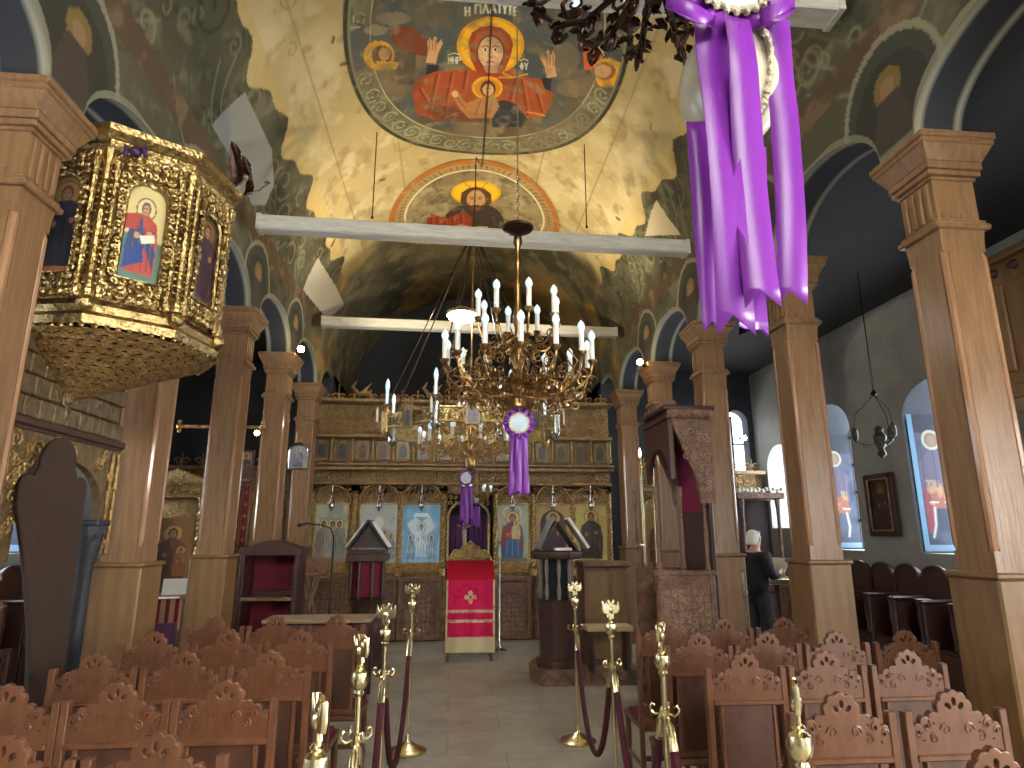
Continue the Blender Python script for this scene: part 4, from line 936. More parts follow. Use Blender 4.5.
# ================================================================== BRASS ROPE STANCHIONS
def make_post():
    o = thing('rope_stanchion', 'x', 'stanchion')
    b = MB(); b.lathe([(.15, 0), (.152, .012), (.14, .022), (.11, .032), (.06, .055), (.03, .075), (.022, .1), (.016, .13)], n=28); b.build('base', M['brass'], o)
    b = MB(); b.lathe([(.013, .1), (.013, 1.03)], n=14); b.build('pole', M['brass'], o)
    b = MB(); b.lathe([(.013, 1.02), (.022, 1.035), (.017, 1.045), (.03, 1.06), (.037, 1.085), (.03, 1.11), (.015, 1.122), (.02, 1.13), (.01, 1.14)], n=18); b.build('ball_knob', M['brass'], o)
    b = MB()                                                          # double headed eagle finial
    prof = [(-.006, 1.13), (-.02, 1.15), (-.016, 1.17), (-.05, 1.175), (-.062, 1.2), (-.055, 1.235), (-.044, 1.215), (-.034, 1.205), (-.03, 1.225), (-.02, 1.205), (-.014, 1.225), (-.028, 1.245), (-.014, 1.25), (-.004, 1.23)]
    prof = prof + [(-x, z) for x, z in prof[::-1]]
    b.plate([prof], .016, .004); b.ball((0, 0, 1.19), .017, 8, 6, 1.5); b.build('eagle_finial', M['brass'], o)
    b = MB(); b.lathe([(.013, .84), (.024, .845), (.024, .885), (.013, .89)], n=14)
    for s in (-1, 1):
        b.tube([(0, s * .02, .865), (0, s * .045, .86), (0, s * .062, .872), (0, s * .066, .89), (0, s * .055, .902), (0, s * .044, .895)], .006, 6)
        b.tube([(s * .02, 0, .865), (s * .045, 0, .86), (s * .062, 0, .872), (s * .066, 0, .89), (s * .055, 0, .902), (s * .044, 0, .895)], .006, 6)
    b.build('hook_collar', M['brass'], o)
    return o
posts = {'right': [(1.06, 5.62), (.99, 4.07), (.97, 3.03), (.965, 1.84)], 'left': [(-.31, 5.5), (-.37, 3.95), (-.355, 2.78), (-.325, 1.79)]}
pw = ['farthest, by the red-draped stand', 'third from the camera', 'second from the camera', 'nearest the camera']
p0 = None
for sd in posts:
    for k, (x, y) in enumerate(posts[sd]):
        lab = 'polished brass rope stanchion with eagle finial, %s of the aisle, %s' % (sd, pw[k])
        if p0 is None: p0 = make_post(); p0.location = (x, y, 0); p0['label'] = lab; p0['group'] = 'brass stanchions along the aisle'; p0.rotation_euler = (0, 0, .1)
        else: dup(p0, (x, y, 0), [.1, .35, 1.0, 1.15][k] * (1 if sd == 'right' else -1), lab, 'brass stanchions along the aisle')
for sd in posts:
    for k in range(3):
        (x0, y0), (x1, y1) = posts[sd][k], posts[sd][k + 1]
        o = thing('barrier_rope', 'wine red velvet rope sagging between the %s stanchions on the %s' % (['farthest two', 'middle two', 'nearest two'][k], sd), 'rope', ((x0 + x1) / 2, (y0 + y1) / 2, .0), 0, 'velvet barrier ropes')
        A = Vector((x0 + (x1 - x0) * .045, y0 - .055, .85)); B = Vector((x1 + (x0 - x1) * .045, y1 + .055, .85)); mid = Vector(o.location); sag = .68 if k == 0 else .55
        pts = []
        for i in range(25):
            t = i / 24; q = A.lerp(B, t); q.z -= sag * (1 - abs(2 * t - 1) ** 2.2); pts.append(q - mid)
        b = MB(); b.tube(pts[1:-1], .019, 10); b.build('velvet', M['rope'], o)
        for e, d in ((pts[0], pts[2]), (pts[-1], pts[-3])):
            b = MB(); b.tube([e, e.lerp(d, .15), e.lerp(d, .6)], [.006, .0205, .0205], 10); b.tube([e + Vector((0, 0, .012)), e], .005, 6); b.build('brass_end', M['brass'], o)

# ================================================================== RED DRAPED ICON STAND in the middle
SX, SY = .27, 9.0
o = thing('icon_stand', 'slant-topped gilt icon stand under a red cloth before the central doorway', 'icon stand', (SX, SY, 0))
for x in (-.29, .29):
    for y in (.04, .44):
        b = MB(); b.box((x, y, .5), (.045, .045, 1.0), .006); b.build('leg', M['carved'], o)
b = MB(); b.prism([(.0, .98), (.0, 1.02), (.47, 1.27), (.47, .98)], .62, 'yz'); b.build('slanted_top', M['carved'], o)
b = MB(); crest = [(-.31, 1.2), (-.31, 1.32), (-.27, 1.37)] + arc(-.2, 1.37, .06, 170, 60, 4) + [(-.1, 1.43)] + arc(0, 1.44, .09, 150, 30, 6) + [(.1, 1.43)] + arc(.2, 1.37, .06, 120, 10, 4) + [(.27, 1.37), (.31, 1.32), (.31, 1.2)]
b.at(0, .5, 0); b.plate([crest], .03, .006); b.at(0, .475, 0)
for q in (-1, 1):
    for (x, z, r) in ((.07, 1.42, .07), (.2, 1.36, .065), (.13, 1.29, .05), (.25, 1.27, .045), (.05, 1.31, .045)): b.spiral((q * x, 0, z), r, 1.5, .016, 0 if q > 0 else PI, q, 6, 14)
b.ball((0, 0, 1.53), .03, 8, 6)
b.build('gilt_crest', M['gold'], o)
def clothfn(p, w, h):
    p.put(np.ones_like(p.x), (224, 40, 96))
    v = p.y
    cream = (214, 200, 162)
    # heights measured from the hem; the slanted part lies above 0.9
    for z0, z1 in ((0, .20), (.375, .415), (.50, .54)): p.put(((v >= z0) & (v < z1)) * 1.0, cream)
    p.put((np.abs(np.abs(p.x) - w / 2 + .012) < .014) * 1.0 * (v < .92), cream)
    p.put((v > .92) * 1.0, (172, 18, 46))
    for a in range(4): p.ell(.055 * math.cos(a * PI / 2), .70 + .055 * math.sin(a * PI / 2), .03, .03, (226, 196, 150))
    p.ell(0, .70, .035, .035, (226, 196, 150)); p.ell(0, .70, .016, .016, (90, 40, 60)); p.mottle((182, 20, 52), 14, .5, .7, 6, .4, (v > .2) * (v < .92))
w = .66; nu, nv = 90, 150
U, V = np.meshgrid(np.linspace(-w / 2, w / 2, nu), np.linspace(0, 1.42, nv)); x = U.ravel(); v = V.ravel()
p = Paint(x, v, (200, 30, 60)); clothfn(p, w, 1.42)
zz = np.where(v < .92, .12 + v, 1.04 + (v - .92) * .47); yy = np.where(v < .92, -.02 - .012 * np.sin(x * 26) * (1 - v), -.02 + (v - .92) * .885)
co = grid_obj('draped_cloth', np.stack([x + SX, yy + SY, zz], 1), x, v, nu, nv, p.c, paint_mat('woven cloth', .85, .15, 120, .2))
md = co.modifiers.new('t', 'SOLIDIFY'); md.thickness = .006; md.offset = 1
tag(co, 'red cloth with cream stripes and small cross draped over the icon stand', 'cloth')
# thin candle stand beside it
o = thing('candle_stand', 'slim pale candle pole standing right of the red-draped stand', 'candle stand', (.72, 9.75, 0))
b = MB(); b.lathe([(.11, 0), (.11, .02), (.03, .05), (.013, .08), (.013, 1.5), (.03, 1.52), (.012, 1.54)], n=14); b.build('pole', M['silver'], o)
b = MB(); b.lathe([(.012, 1.54), (.011, 1.8), (.003, 1.81)], n=8); b.build('candle', M['cream'], o)

# ================================================================== LECTERN on the left with tilted books
def book(name, label, loc, rz, w=.34, h=.4, d=.03, tilt=1.0, cov=None):
    o = thing(name, label, 'book', loc, rz)
    b = MB(); b.at(0, 0, 0, 0, tilt); b.box((0, h / 2, 0), (w, h, .012), .003); b.build('cover', cov or M['darkred'], o)
    b = MB(); b.at(0, 0, 0, 0, tilt); b.box((0, h / 2, d / 2 + .006), (w - .02, h - .02, d), .003); b.build('pages', M['white'], o)
    return o
o = thing('lectern', 'dark turned lectern with an A-shaped book rest before the grey icons', 'lectern', (-1.09, 8.8, 0))
b = MB(); b.lathe([(.3, 0), (.3, .06), (.26, .1), (.26, .36), (.2, .42), (.16, .6), (.2, .78), (.26, .84)], n=8, ph=PI / 8); b.build('pedestal', M['dark'], o)
for k in range(8):
    a = 2 * PI * k / 8 + PI / 8; b = MB(); b.lathe([(.018, .84), (.024, .92), (.016, 1.0), (.028, 1.12), (.018, 1.24), (.024, 1.3)], (.22 * math.cos(a), .22 * math.sin(a), 0), 8); b.build('baluster', M['dark'], o)
b = MB(); b.lathe([(.2, .86), (.2, 1.29)], n=8, ph=PI / 8); b.build('red_core', M['darkred'], o)
b = MB(); b.box((0, 0, 1.35), (.52, .46, .1), .012); b.box((0, 0, 1.42), (.46, .4, .05), .01); b.build('top_box', M['dark'], o)
for s in (-1, 1):
    b = MB(); b.at(s * .13, 0, 1.64, 0, 0, s * -.62 + 0); b.box((0, 0, 0), (.03, .4, .46), .006); b.build('slanted_rest', M['bluegrey'], o)
    b = MB(); b.at(-1.09 + s * .16, 8.8, 1.645, 0, 0, s * -.62); b.box((0, 0, 0), (.02, .34, .4), .004)
    bk = b.build('open_book', M['white']); tag(bk, 'pale open book leaning on the %s slope of the dark lectern' % ('left' if s < 0 else 'right'), 'book')
b = MB(); b.prism([(-.24, 1.47), (0, 1.8), (.24, 1.47)], .03, 'xz'); b.build('gable_board', M['dark'], o)
# microphone stand
o = thing('microphone_stand', 'thin black microphone stand with bent boom left of the dark lectern', 'microphone stand', (-1.5, 8.5, 0))
b = MB(); b.lathe([(.12, 0), (.12, .015), (.03, .03), (.011, .05), (.011, 1.42)], n=12); b.build('pole', M['iron'], o)
b = MB(); b.tube([(0, 0, 1.42), (0, 0, 1.6), (-.04, -.02, 1.72), (-.16, -.04, 1.76), (-.34, -.06, 1.78)], .009, 6); b.build('boom', M['iron'], o)
b = MB(); b.tube([(-.34, -.06, 1.78), (-.42, -.07, 1.76)], [.014, .02], 8); b.ball((-.43, -.07, 1.757), .024, 8, 6); b.build('microphone', M['black'], o)

# ================================================================== CUPBOARD WITH RED SHELVES, left
o = thing('prayer_desk', 'dark wooden prayer desk with red lined back beside the left columns', 'desk', (-2.02, 7.75, 0))
for s in (-1, 1):
    b = MB(); b.box((s * .29, 0, .72), (.05, .42, 1.44), .008); b.build('side_panel', M['dark'], o)
b = MB(); b.box((0, .18, .75), (.54, .03, 1.36)); b.build('back_panel', M['dark'], o)
b = MB(); b.box((0, .155, 1.2), (.52, .02, .36), .004); b.box((0, .155, .72), (.52, .02, .36), .004); b.build('red_lining', M['darkred'], o)
b = MB(); b.box((0, -.04, .95), (.54, .36, .04), .008); b.build('shelf', M['carved'], o)
b = MB(); b.box((0, -.02, .5), (.54, .4, .05), .008); b.build('seat_board', M['dark'], o)
b = MB(); b.prism([(-.34, 1.42), (-.34, 1.48), (-.1, 1.56), (0, 1.58), (.1, 1.56), (.34, 1.48), (.34, 1.42)], .46, 'xz'); b.build('gabled_top', M['dark'], o)
# folded dark icon stand next to it
o = thing('reading_desk', 'brown folding reading desk with crossed legs behind the left chairs', 'desk', (-1.85, 9.0, 0))
for s in (-1, 1):
    for y in (-.15, .15):
        b = MB(); b.tube([(s * .2, y, 0), (-s * .1, y, 1.2)], .02, 6); b.build('crossed_leg', M['carved'], o)
b = MB(); b.at(0, 0, 1.22, 0, .45); b.box((0, 0, 0), (.44, .42, .04), .008); b.build('sloping_top', M['carved'], o)
o = thing('low_table', 'low brown table with a pale top edge behind the left chairs', 'table', (-1.35, 7.2, 0))
b = MB(); b.box((0, 0, .78), (1.1, .45, .04), .01); b.build('tabletop', mat('pale worn table edge', (150, 128, 104), .5), o)
for s in (-1, 1):
    for y in (-.18, .18):
        b = MB(); b.box((s * .5, y, .38), (.05, .05, .76), .006); b.build('leg', M['dark'], o)
b = MB(); b.box((0, 0, .68), (1.04, .4, .14), .006); b.build('apron', M['dark'], o)

# ================================================================== CHANTERS' STAND on the right
o = thing('chanter_platform', 'low carved dark platform under the right-hand chanters desk', 'platform', (1.66, 7.9, 0))
b = MB(); b.prism([(-.62, -.35), (.5, -.40), (.5, .45), (-.62, .45), (-.72, .1), (-.72, -.1)], .16, 'xy'); b.at(); b.v = [(x, y, z + .08) for x, y, z in b.v]; b.build('deck', M['carved'], o)
b = MB()
for k in range(6): b.tube([(-.56 + .19 * k - .095, -.36 - .008 * k, .03), (-.56 + .19 * k, -.37 - .008 * k, .13), (-.56 + .19 * k + .095, -.36 - .008 * k, .03)], .02, 5)
b.build('carved_riser', mat('pale carved riser', (112, 92, 74), .5, col2=(84, 66, 52), scale=10), o)
o = thing('chanter_desk', 'dark octagonal chanters desk with slanted book rests, right of the doorway', 'lectern', (1.26, 7.85, .16))
b = MB(); b.lathe([(.26, 0), (.26, .08), (.22, .1), (.22, .7), (.25, .74)], n=8, ph=PI / 8); b.build('pedestal', M['dark'], o)
for k in range(8):
    a = 2 * PI * k / 8; b = MB(); b.lathe([(.018, .74), (.026, .84), (.014, .95), (.026, 1.08), (.018, 1.2)], (.19 * math.cos(a), .19 * math.sin(a), 0), 8); b.build('baluster', mat('pale turned baluster', (136, 124, 112), .4) if k == 0 else bpy.data.materials['pale turned baluster'], o)
b = MB(); b.lathe([(.16, .74), (.16, 1.2)], n=8); b.build('core', M['black'], o)
b = MB(); b.lathe([(.3, 1.2), (.32, 1.23), (.32, 1.28), (.28, 1.3)], n=8, ph=PI / 8); b.build('top_ring', M['dark'], o)
for s in (-1, 1):
    b = MB(); b.at(s * .12, 0, 1.47, 0, 0, s * -.6); b.box((0, 0, 0), (.03, .42, .4), .006); b.build('book_rest', M['dark'], o)
for q, (bx, bz, ry, lb) in enumerate(((1.11, 1.66, .45, 'grey book leaning steeply on the left slope of the chanters desk'), (1.5, 1.66, -.6, 'white-paged book leaning right on the chanters desk'))):
    b = MB(); b.at(bx, 7.75, bz, 0, 0, ry); b.box((0, 0, 0), (.035, .3, .42), .005); ob = b.build('open_book', M['white'] if q else mat('grey book', (120, 118, 124), .6)); tag(ob, lb, 'book')
b = MB(); b.box((1.3, 7.6, 1.475), (.2, .16, .03), .004); tag(b.build('closed_book', M['white']), 'small white book lying flat at the front of the chanters desk', 'book')
o = thing('cupboard', 'brown panelled cupboard with half-open doors right of the chanters desk', 'cupboard', (1.87, 7.95, .16))
b = MB(); b.box((0, .1, .55), (.56, .4, 1.1), .01); b.box((0, .08, 1.13), (.6, .48, .06), .012); b.build('body', M['carved'], o)
for s in (-1, 1):
    b = MB(); b.at(s * .275, -.1, .56, s * .25); b.box((-s * .15, -.02, 0), (.29, .03, .98), .006); b.box((-s * .15, -.04, .25), (.2, .012, .38), .004); b.box((-s * .15, -.04, -.22), (.2, .012, .38), .004); d = b.build('door', M['woodmid'], o)
    b = MB(); b.at(s * .275, -.1, .56, s * .25); b.ball((-s * .26, -.05, 0), .014, 8, 5); b.build('knob', M['brass'], d)
b = MB(); b.box((1.78, 7.46, .62), (.52, .24, .06), .01); sh = b.build('bench_top', mat('cream bench', (186, 160, 128), .5))
o = thing('small_bench', 'small bench with a cream padded top in front of the brown cupboard', 'bench', (1.78, 7.3, .162)); 
sh.parent = o; sh.location = (-1.78, -7.3, -.162)
for s in (-1, 1):
    b = MB(); b.box((s * .2, .16, .215), (.04, .2, .43), .006); b.build('leg', M['dark'], o)
o = thing('processional_pole', 'reddish wooden pole leaning at the corner of the brown cupboard', 'pole', (2.19, 7.28, 0))
b = MB(); b.tube([(0, 0, 0), (-.01, .02, .8), (-.02, .04, 1.5)], .016, 8); b.build('shaft', M['chair'], o)
b = MB(); b.ball((-.02, .04, 1.52), .03, 8, 6); b.build('knob', M['brass'], o)

# ================================================================== BISHOP'S THRONE
TX, TY = 2.235, 6.2
o = thing('bishops_throne', 'tall carved dark canopied throne with magenta lining behind the right columns', 'throne', (TX, TY, 0)); o.scale = (.94, .84, .95)
b = MB(); b.box((.09, .45, .06), (.76, .98, .12), .01); b.build('plinth', M['dark'], o)
b = MB(); b.box((.02, .0, .75), (.62, .06, 1.24), .01); b.box((.02, 0, 1.35), (.66, .1, .05), .01); b.box((.02, -.035, .2), (.56, .02, .06), .005)
for q in (-1, 1): b.box((.02 + q * .27, -.035, .78), (.05, .02, 1.1), .006)
b.build('side_panel', M['carved'], o)
b = MB(); b.carve(-.22, .26, .3, 1.2, -.03, .07, .009, 71); b.build('panel_carving', bpy.data.materials['pale carved wood'], o)
b = MB(); b.box((.02, .9, .75), (.62, .06, 1.24), .01); b.build('far_side_panel', M['carved'], o)
b = MB(); b.box((.1, .45, .5), (.5, .84, .06), .01); b.build('seat', M['darkred'], o)
mag = mat('magenta velvet', (128, 18, 62), .8)
b = MB(); b.box((.345, .45, 1.5), (.05, .9, 2.9), .008); b.build('back_board', M['dark'], o)
b = MB(); b.box((.305, .45, 2.42), (.02, .82, .9)); b.box((.16, .45, 2.9), (.4, .8, .02)); b.build('velvet_lining', mag, o)
for x, y in ((-.24, .02), (-.24, .88), (.28, .02), (.28, .88), (.02, .02)):
    b = MB(); b.lathe([(.03, 1.37), (.03, 1.42), (.018, 1.46), (.024, 1.7), (.016, 1.9), (.024, 2.1), (.03, 2.16), (.03, 2.22)], (x, y, 0), 8); b.build('colonnette', M['carved'], o)
side = [(-.1, 2.06), (.36, 2.06), (.36, 3.02), (-.08, 3.02), (-.06, 2.75), (.02, 2.4)]
corb = [(-.06, 3.04), (.4, 3.04), (.4, 2.05), (.24, 2.05), (.2, 2.3), (.08, 2.62), (-.02, 2.85)]
for y in (0.0, .9):
    b = MB(); b.at(0, y, 0); b.prism(corb, .06, 'xz'); b.build('canopy_bracket', M['carved'], o)
b = MB(); b.carve(.06, .36, 2.5, 2.84, -.035, .085, .01, 77); b.carve(.22, .36, 2.15, 2.5, -.035, .07, .01, 78); b.build('bracket_carving', bpy.data.materials['pale carved wood'], o)
b = MB(); fr = [(-.02, 3.04), (.92, 3.04), (.92, 2.3), (.86, 2.3)] + [(.45 + .4 * math.cos(t * PI / 14), 2.3 + .36 * math.sin(t * PI / 14)) for t in range(1, 14)] + [(.04, 2.3), (-.02, 2.3)]
b.at(-.05, 0, 0); b.prism(fr, .05, 'yz'); b.build('arched_front', M['dark'], o)
b = MB(); b.box((.16, .45, 3.06), (.58, 1.02, .05), .01); b.box((.16, .45, 2.96), (.52, .96, .05), .01); b.build('canopy_roof', M['dark'], o)
b = MB(); b.box((.17, -.03, 3.0), (.5, .05, .1), .01); b.carve(-.06, .4, 2.92, 3.0, -.06, .07, .008, 79); b.ball((.17, -.06, 2.99), .022, 8, 6); b.build('canopy_fascia', M['carved'], o)
b = MB()
for k in range(6): b.tube([(-.08, .06 + .16 * k, 3.07), (-.06, .1 + .16 * k, 3.16), (-.08, .16 + .16 * k, 3.09)], [.02, .012, .006], 5)
b.build('canopy_cresting', M['carved'], o)
# ================================================================== CHANDELIERS
def leaf(b, p, d, L, up=(0, 0, 1)):
    d = Vector(d).normalized(); s = d.cross(Vector(up)); s = s.normalized() if s.length > 1e-3 else Vector((1, 0, 0)); n = s.cross(d); p = Vector(p); w = L * .3
    pts = [p, p + d * L * .35 + s * w + n * L * .06, p + d * L * .4 + n * L * .16, p + d * L * .35 - s * w + n * L * .06, p + d * L * .8 + s * w * .6 + n * L * .02, p + d * L * .8 - s * w * .6 + n * L * .02, p + d * L - n * L * .18]
    q = [v - n * L * .05 for v in pts]
    b.add([tuple(v) for v in pts + q], [(0, 1, 2), (0, 2, 3), (2, 1, 4), (2, 4, 6), (2, 6, 5), (2, 5, 3), (7, 9, 8), (7, 10, 9), (9, 11, 8), (9, 13, 11), (9, 12, 13), (9, 10, 12), (0, 7, 8, 1), (1, 8, 11, 4), (4, 11, 13, 6), (6, 13, 12, 5), (5, 12, 10, 3), (3, 10, 7, 0)])
def candle_arm(o, R, ang, zb, za, r0, m, ch=.21, leaves=10, size=.05, seed=1, bulb=True, cr=.0175):
    """arm from the stem at height za to a candle whose cup stands at radius R, height zb"""
    c, s = math.cos(ang), math.sin(ang); Q = random.Random(seed)
    P = lambda r, z: (r * c, r * s, z)
    ctl = [P(r0, za), P(R * .3, za - .05), P(R * .58, za - .10), P(R * .82, za - .06), P(R * .97, za + .03), P(R, zb - .03)]
    pts = []
    for i in range(len(ctl) - 1):
        for k in range(4): pts.append(Vector(ctl[i]).lerp(Vector(ctl[i + 1]), k / 4))
    pts.append(Vector(ctl[-1]))
    for _ in range(3): pts = [pts[0]] + [(pts[i - 1] + pts[i] * 2 + pts[i + 1]) / 4 for i in range(1, len(pts) - 1)] + [pts[-1]]
    b = MB(); b.tube([tuple(v) for v in pts], .008 * size / .05, 6)
    b.lathe([(.008, -.035), (.02, -.025), (.03, -.008), (.034, 0), (.016, .004), (.016, .02)], P(R, zb), 10)
    for k in range(leaves):
        i = Q.randrange(2, len(pts) - 1); d = Vector((Q.uniform(-1, 1), Q.uniform(-1, 1), Q.uniform(-1, .9)))
        leaf(b, pts[i], d, size * Q.uniform(.7, 1.5))
    for t in (.35, .62):
        w = pts[int(t * (len(pts) - 1))]; T = b.T; b.T = Matrix.Translation(w) @ Matrix.Rotation(ang, 4, 'Z')
        b.spiral((0, 0, -.05), size * .9, 1.4, .006, PI / 2, 1, 5, 12); b.spiral((size * .6, 0, .05), size * .8, 1.3, .005, -PI / 2, -1, 5, 12); b.T = T
    a = b.build('candle_arm', m, o)
    h = ch * .64; b = MB(); b.lathe([(cr, .004), (cr, h)], P(R, zb), 10); b.build('candle', M['candle'], a)
    if bulb: b = MB(); b.lathe([(.012, h), (.018, h + .008), (.026, h + .03), (.021, h + .054), (.005, ch), (.001, ch + .004)], P(R, zb), 10); b.build('bulb', M['bulb'], a)
    return a
def chain(b, p0, p1, link_=.045, r=.0035):
    p0 = Vector(p0); p1 = Vector(p1); n = max(2, int((p1 - p0).length / link_ / .8)); d = (p1 - p0) / n; L = d.length
    for k in range(n):
        T = b.T; b.T = Matrix.Translation(p0 + d * (k + .5)) @ d.to_track_quat('Z', 'X').to_matrix().to_4x4() @ Matrix.Rotation(PI / 2 * (k % 2), 4, 'Z')
        b.tube([(.3 * L * math.cos(t * PI / 4), 0, .62 * L * math.sin(t * PI / 4)) for t in range(8)], r, 4, True); b.T = T
# --- main two-tier chandelier
CYY = 4.2
q = at(518, 340, Y=CYY); CX = float(q[0])
z_ = lambda v, dy=0: float(at(518, v, Y=CYY + dy)[2])
o = thing('chandelier', 'large brass two-tier chandelier with white candle bulbs hanging in mid nave', 'chandelier', (CX, CYY, z_(412)))
z0 = z_(412); Z = lambda v: z_(v) - z0
zl = float(at(595, 366, Y=CYY)[2]) - z0; zu = float(at(557, 322, Y=CYY)[2]) - z0
b = MB(); H = Z(232)
b.lathe([(.012, Z(405)), (.05, Z(403)), (.075, Z(392)), (.078, Z(384)), (.06, Z(374)), (.03, Z(370)), (.04, Z(364)), (.055, Z(356)), (.03, Z(346)), (.022, Z(330)), (.035, Z(322)), (.03, Z(312)), (.02, Z(300)), (.028, Z(290)), (.032, Z(284)), (.018, Z(278)), (.018, Z(268)), (.03, Z(262)), (.018, Z(256)), (.018, Z(248)), (.034, Z(243)), (.03, Z(238)), (.02, Z(236))], n=18)
b.build('stem', M['oldbrass'], o)
b = MB(); b.lathe([(.02, H - .01), (.06, H), (.11, H + .02), (.118, H + .035), (.11, H + .04), (.04, H + .05), (.03, H + .07)], n=20); b.build('drip_pan', M['bronze'], o)
b = MB(); b.lathe([(.012, Z(411)), (.05, Z(411)), (.085, Z(408)), (.08, Z(400)), (.05, Z(396)), (.03, Z(394))], n=18); b.build('bottom_bell', M['oldbrass'], o)
b = MB(); q = vs(518, 10); chain(b, (0, 0, H + .06), (0, 0, H + .5)); b.tube([(0, 0, H + .5), (0, 0, ZC + math.sqrt(VR ** 2 - (CX - XC) ** 2) - z0 - .015)], .006, 6); b.build('suspension_chain', M['silver'], o)
for k in range(14): candle_arm(o, .51, 2 * PI * (k + .35) / 14, zl, zl - .16 + .03 * (k % 2), .04, M['oldbrass'], .21, 16, .052, 100 + k)
for k in range(8): candle_arm(o, .285, 2 * PI * (k + .2) / 8, zu, zu - .12, .03, M['oldbrass'], .21, 9, .045, 200 + k)
Q = random.Random(5)
for k in range(10):                                                  # pierced filigree brackets under the arms
    a = 2 * PI * k / 10 + .2; b = MB(); c, s = math.cos(a), math.sin(a); T0 = Matrix.Rotation(a, 4, 'Z'); b.T = T0
    b.tube([(.05, 0, Z(396)), (.2, 0, Z(398)), (.34, 0, Z(384)), (.42, 0, Z(366)), (.36, 0, Z(354))], .007, 5)
    for i in range(7): b.spiral((.1 + .045 * i, 0, Z(390) + .035 * (i % 3) + .012 * i), .04, 1.5, .006, Q.uniform(0, 6), Q.choice((-1, 1)), 5, 10)
    for i in range(12): leaf(b, (Q.uniform(.1, .46), Q.uniform(-.05, .05), Z(398) + Q.uniform(0, .22)), (Q.uniform(-.4, 1), Q.uniform(-.6, .6), Q.uniform(-1, .5)), Q.uniform(.04, .075))
    b.build('filigree_bracket', M['oldbrass'], o)
for k in range(8):                                                   # little hanging pendants
    a = 2 * PI * (k + .5) / 8; r = .4; b = MB(); b.lathe([(.002, Z(402)), (.012, Z(399)), (.008, Z(396)), (.003, Z(394)), (.003, Z(384))], (r * math.cos(a), r * math.sin(a), 0), 8); b.build('pendant', M['silver'], o)
# --- rosettes with ribbons
def ribbon_strip(o, pts, w, ph=0.0, nm='ribbon', fork=.8, mt='purple'):
    """satin strip hanging along pts (world offsets), width w, swallow-tailed"""
    P = [Vector(p) for p in pts]; n = 22; S_ = []
    for i in range(n + 1):
        t = i / n * (len(P) - 1); k = min(int(t), len(P) - 2); S_.append(P[k].lerp(P[k + 1], t - k))
    vs_ = []; F = []
    for i, c in enumerate(S_):
        t = i / n; tw = .22 * math.sin(ph + 3.2 * t) ; wx = math.cos(tw) * w / 2; wy = math.sin(tw) * w / 2
        bul = .12 * w * math.sin(ph * 2 + 7 * t)
        for j, e in ((-1, 0), (0, 1), (1, 0)):
            vs_.append((c.x + j * wx, c.y + j * wy + e * w * .10 + bul, c.z + (fork * w * .7 if (i == n and j == 0) else 0)))
    for i in range(n):
        for j in range(2): F.append((i * 3 + j, i * 3 + j + 1, i * 3 + j + 4, i * 3 + j + 3))
    b = MB(); b.add(vs_, F); ob = b.build(nm, M[mt], o, 60); md = ob.modifiers.new('t', 'SOLIDIFY'); md.thickness = .0012; return ob
def rosette(label, u, v, Y, rd, strips, ro=1.65, tilt=0.0, hang=0.0):
    """rd disc radius in metres, strips list of (top px, bottom px, width px, dy)"""
    c = Vector(at(u, v, Y=Y)); o = thing('ribbon_rosette', label, 'rosette', c, 0, 'purple ribbon rosettes')
    mpp = float((at(u + 1, v, Y=Y) - at(u, v, Y=Y))[0])
    b = MB(); b.at(0, 0, 0, 0, PI / 2 + tilt); b.lathe([(rd, -.002), (rd, .006), (rd * .9, .009), (.001, .011)], n=28); b.build('disc', M['disc'], o)
    b = MB(); b.at(0, 0, 0, 0, PI / 2 + tilt); b.tube([(rd * 1.02 * math.cos(t * PI / 20), rd * 1.02 * math.sin(t * PI / 20), .006 + .002 * (t % 2)) for t in range(40)], rd * .085, 6, True)
    for t in range(24): b.ball((rd * 1.1 * math.cos(t * PI / 12), rd * 1.1 * math.sin(t * PI / 12), .006), rd * .1, 6, 4)
    b.build('lace_edge', M['lace'], o)
    b = MB(); b.at(0, 0, 0, 0, PI / 2 + tilt); n = 72; R1 = rd * ro; vs_ = []; F = []
    for i in range(n):
        a = 2 * PI * i / n; k = math.cos(i * PI / 3 * 1.0)
        for r, z in ((rd * .95, .0), ((rd + R1) / 2, rd * .16 * k - .004), (R1 * (1 + .05 * k), rd * .3 * k - .006)): vs_.append((r * math.cos(a), r * math.sin(a), z))
    for i in range(n):
        j = (i + 1) % n
        for r in range(2): F.append((i * 3 + r, i * 3 + r + 1, j * 3 + r + 1, j * 3 + r))
    b.add(vs_, F); ob = b.build('ruffle', M['purple'], o, 60); md = ob.modifiers.new('t', 'SOLIDIFY'); md.thickness = .0015
    if hang: b = MB(); b.tube([(0, .004, 0), (0, .03, rd * ro), (0, .06, hang)], .0035, 5); b.build('hanging_thread', M['purple'], o)
    for i, st in enumerate(strips):
        pts = [tuple(Vector(at(pu, pv, Y=Y + st[-1])) - c) for pu, pv in st[0]]
        ribbon_strip(o, pts, st[1] * mpp * 1.0, i * 1.3)
    return o
rosette('purple ribbon rosette with pale disc below the large two-tier chandelier', 519, 423, CYY - .1, .062, [([(514, 436), (512, 496)], 7, .012), ([(519, 436), (518, 495)], 7, .0), ([(524, 436), (526, 496)], 7, .008), ([(516, 436), (522, 490)], 6, .025)], hang=.12)
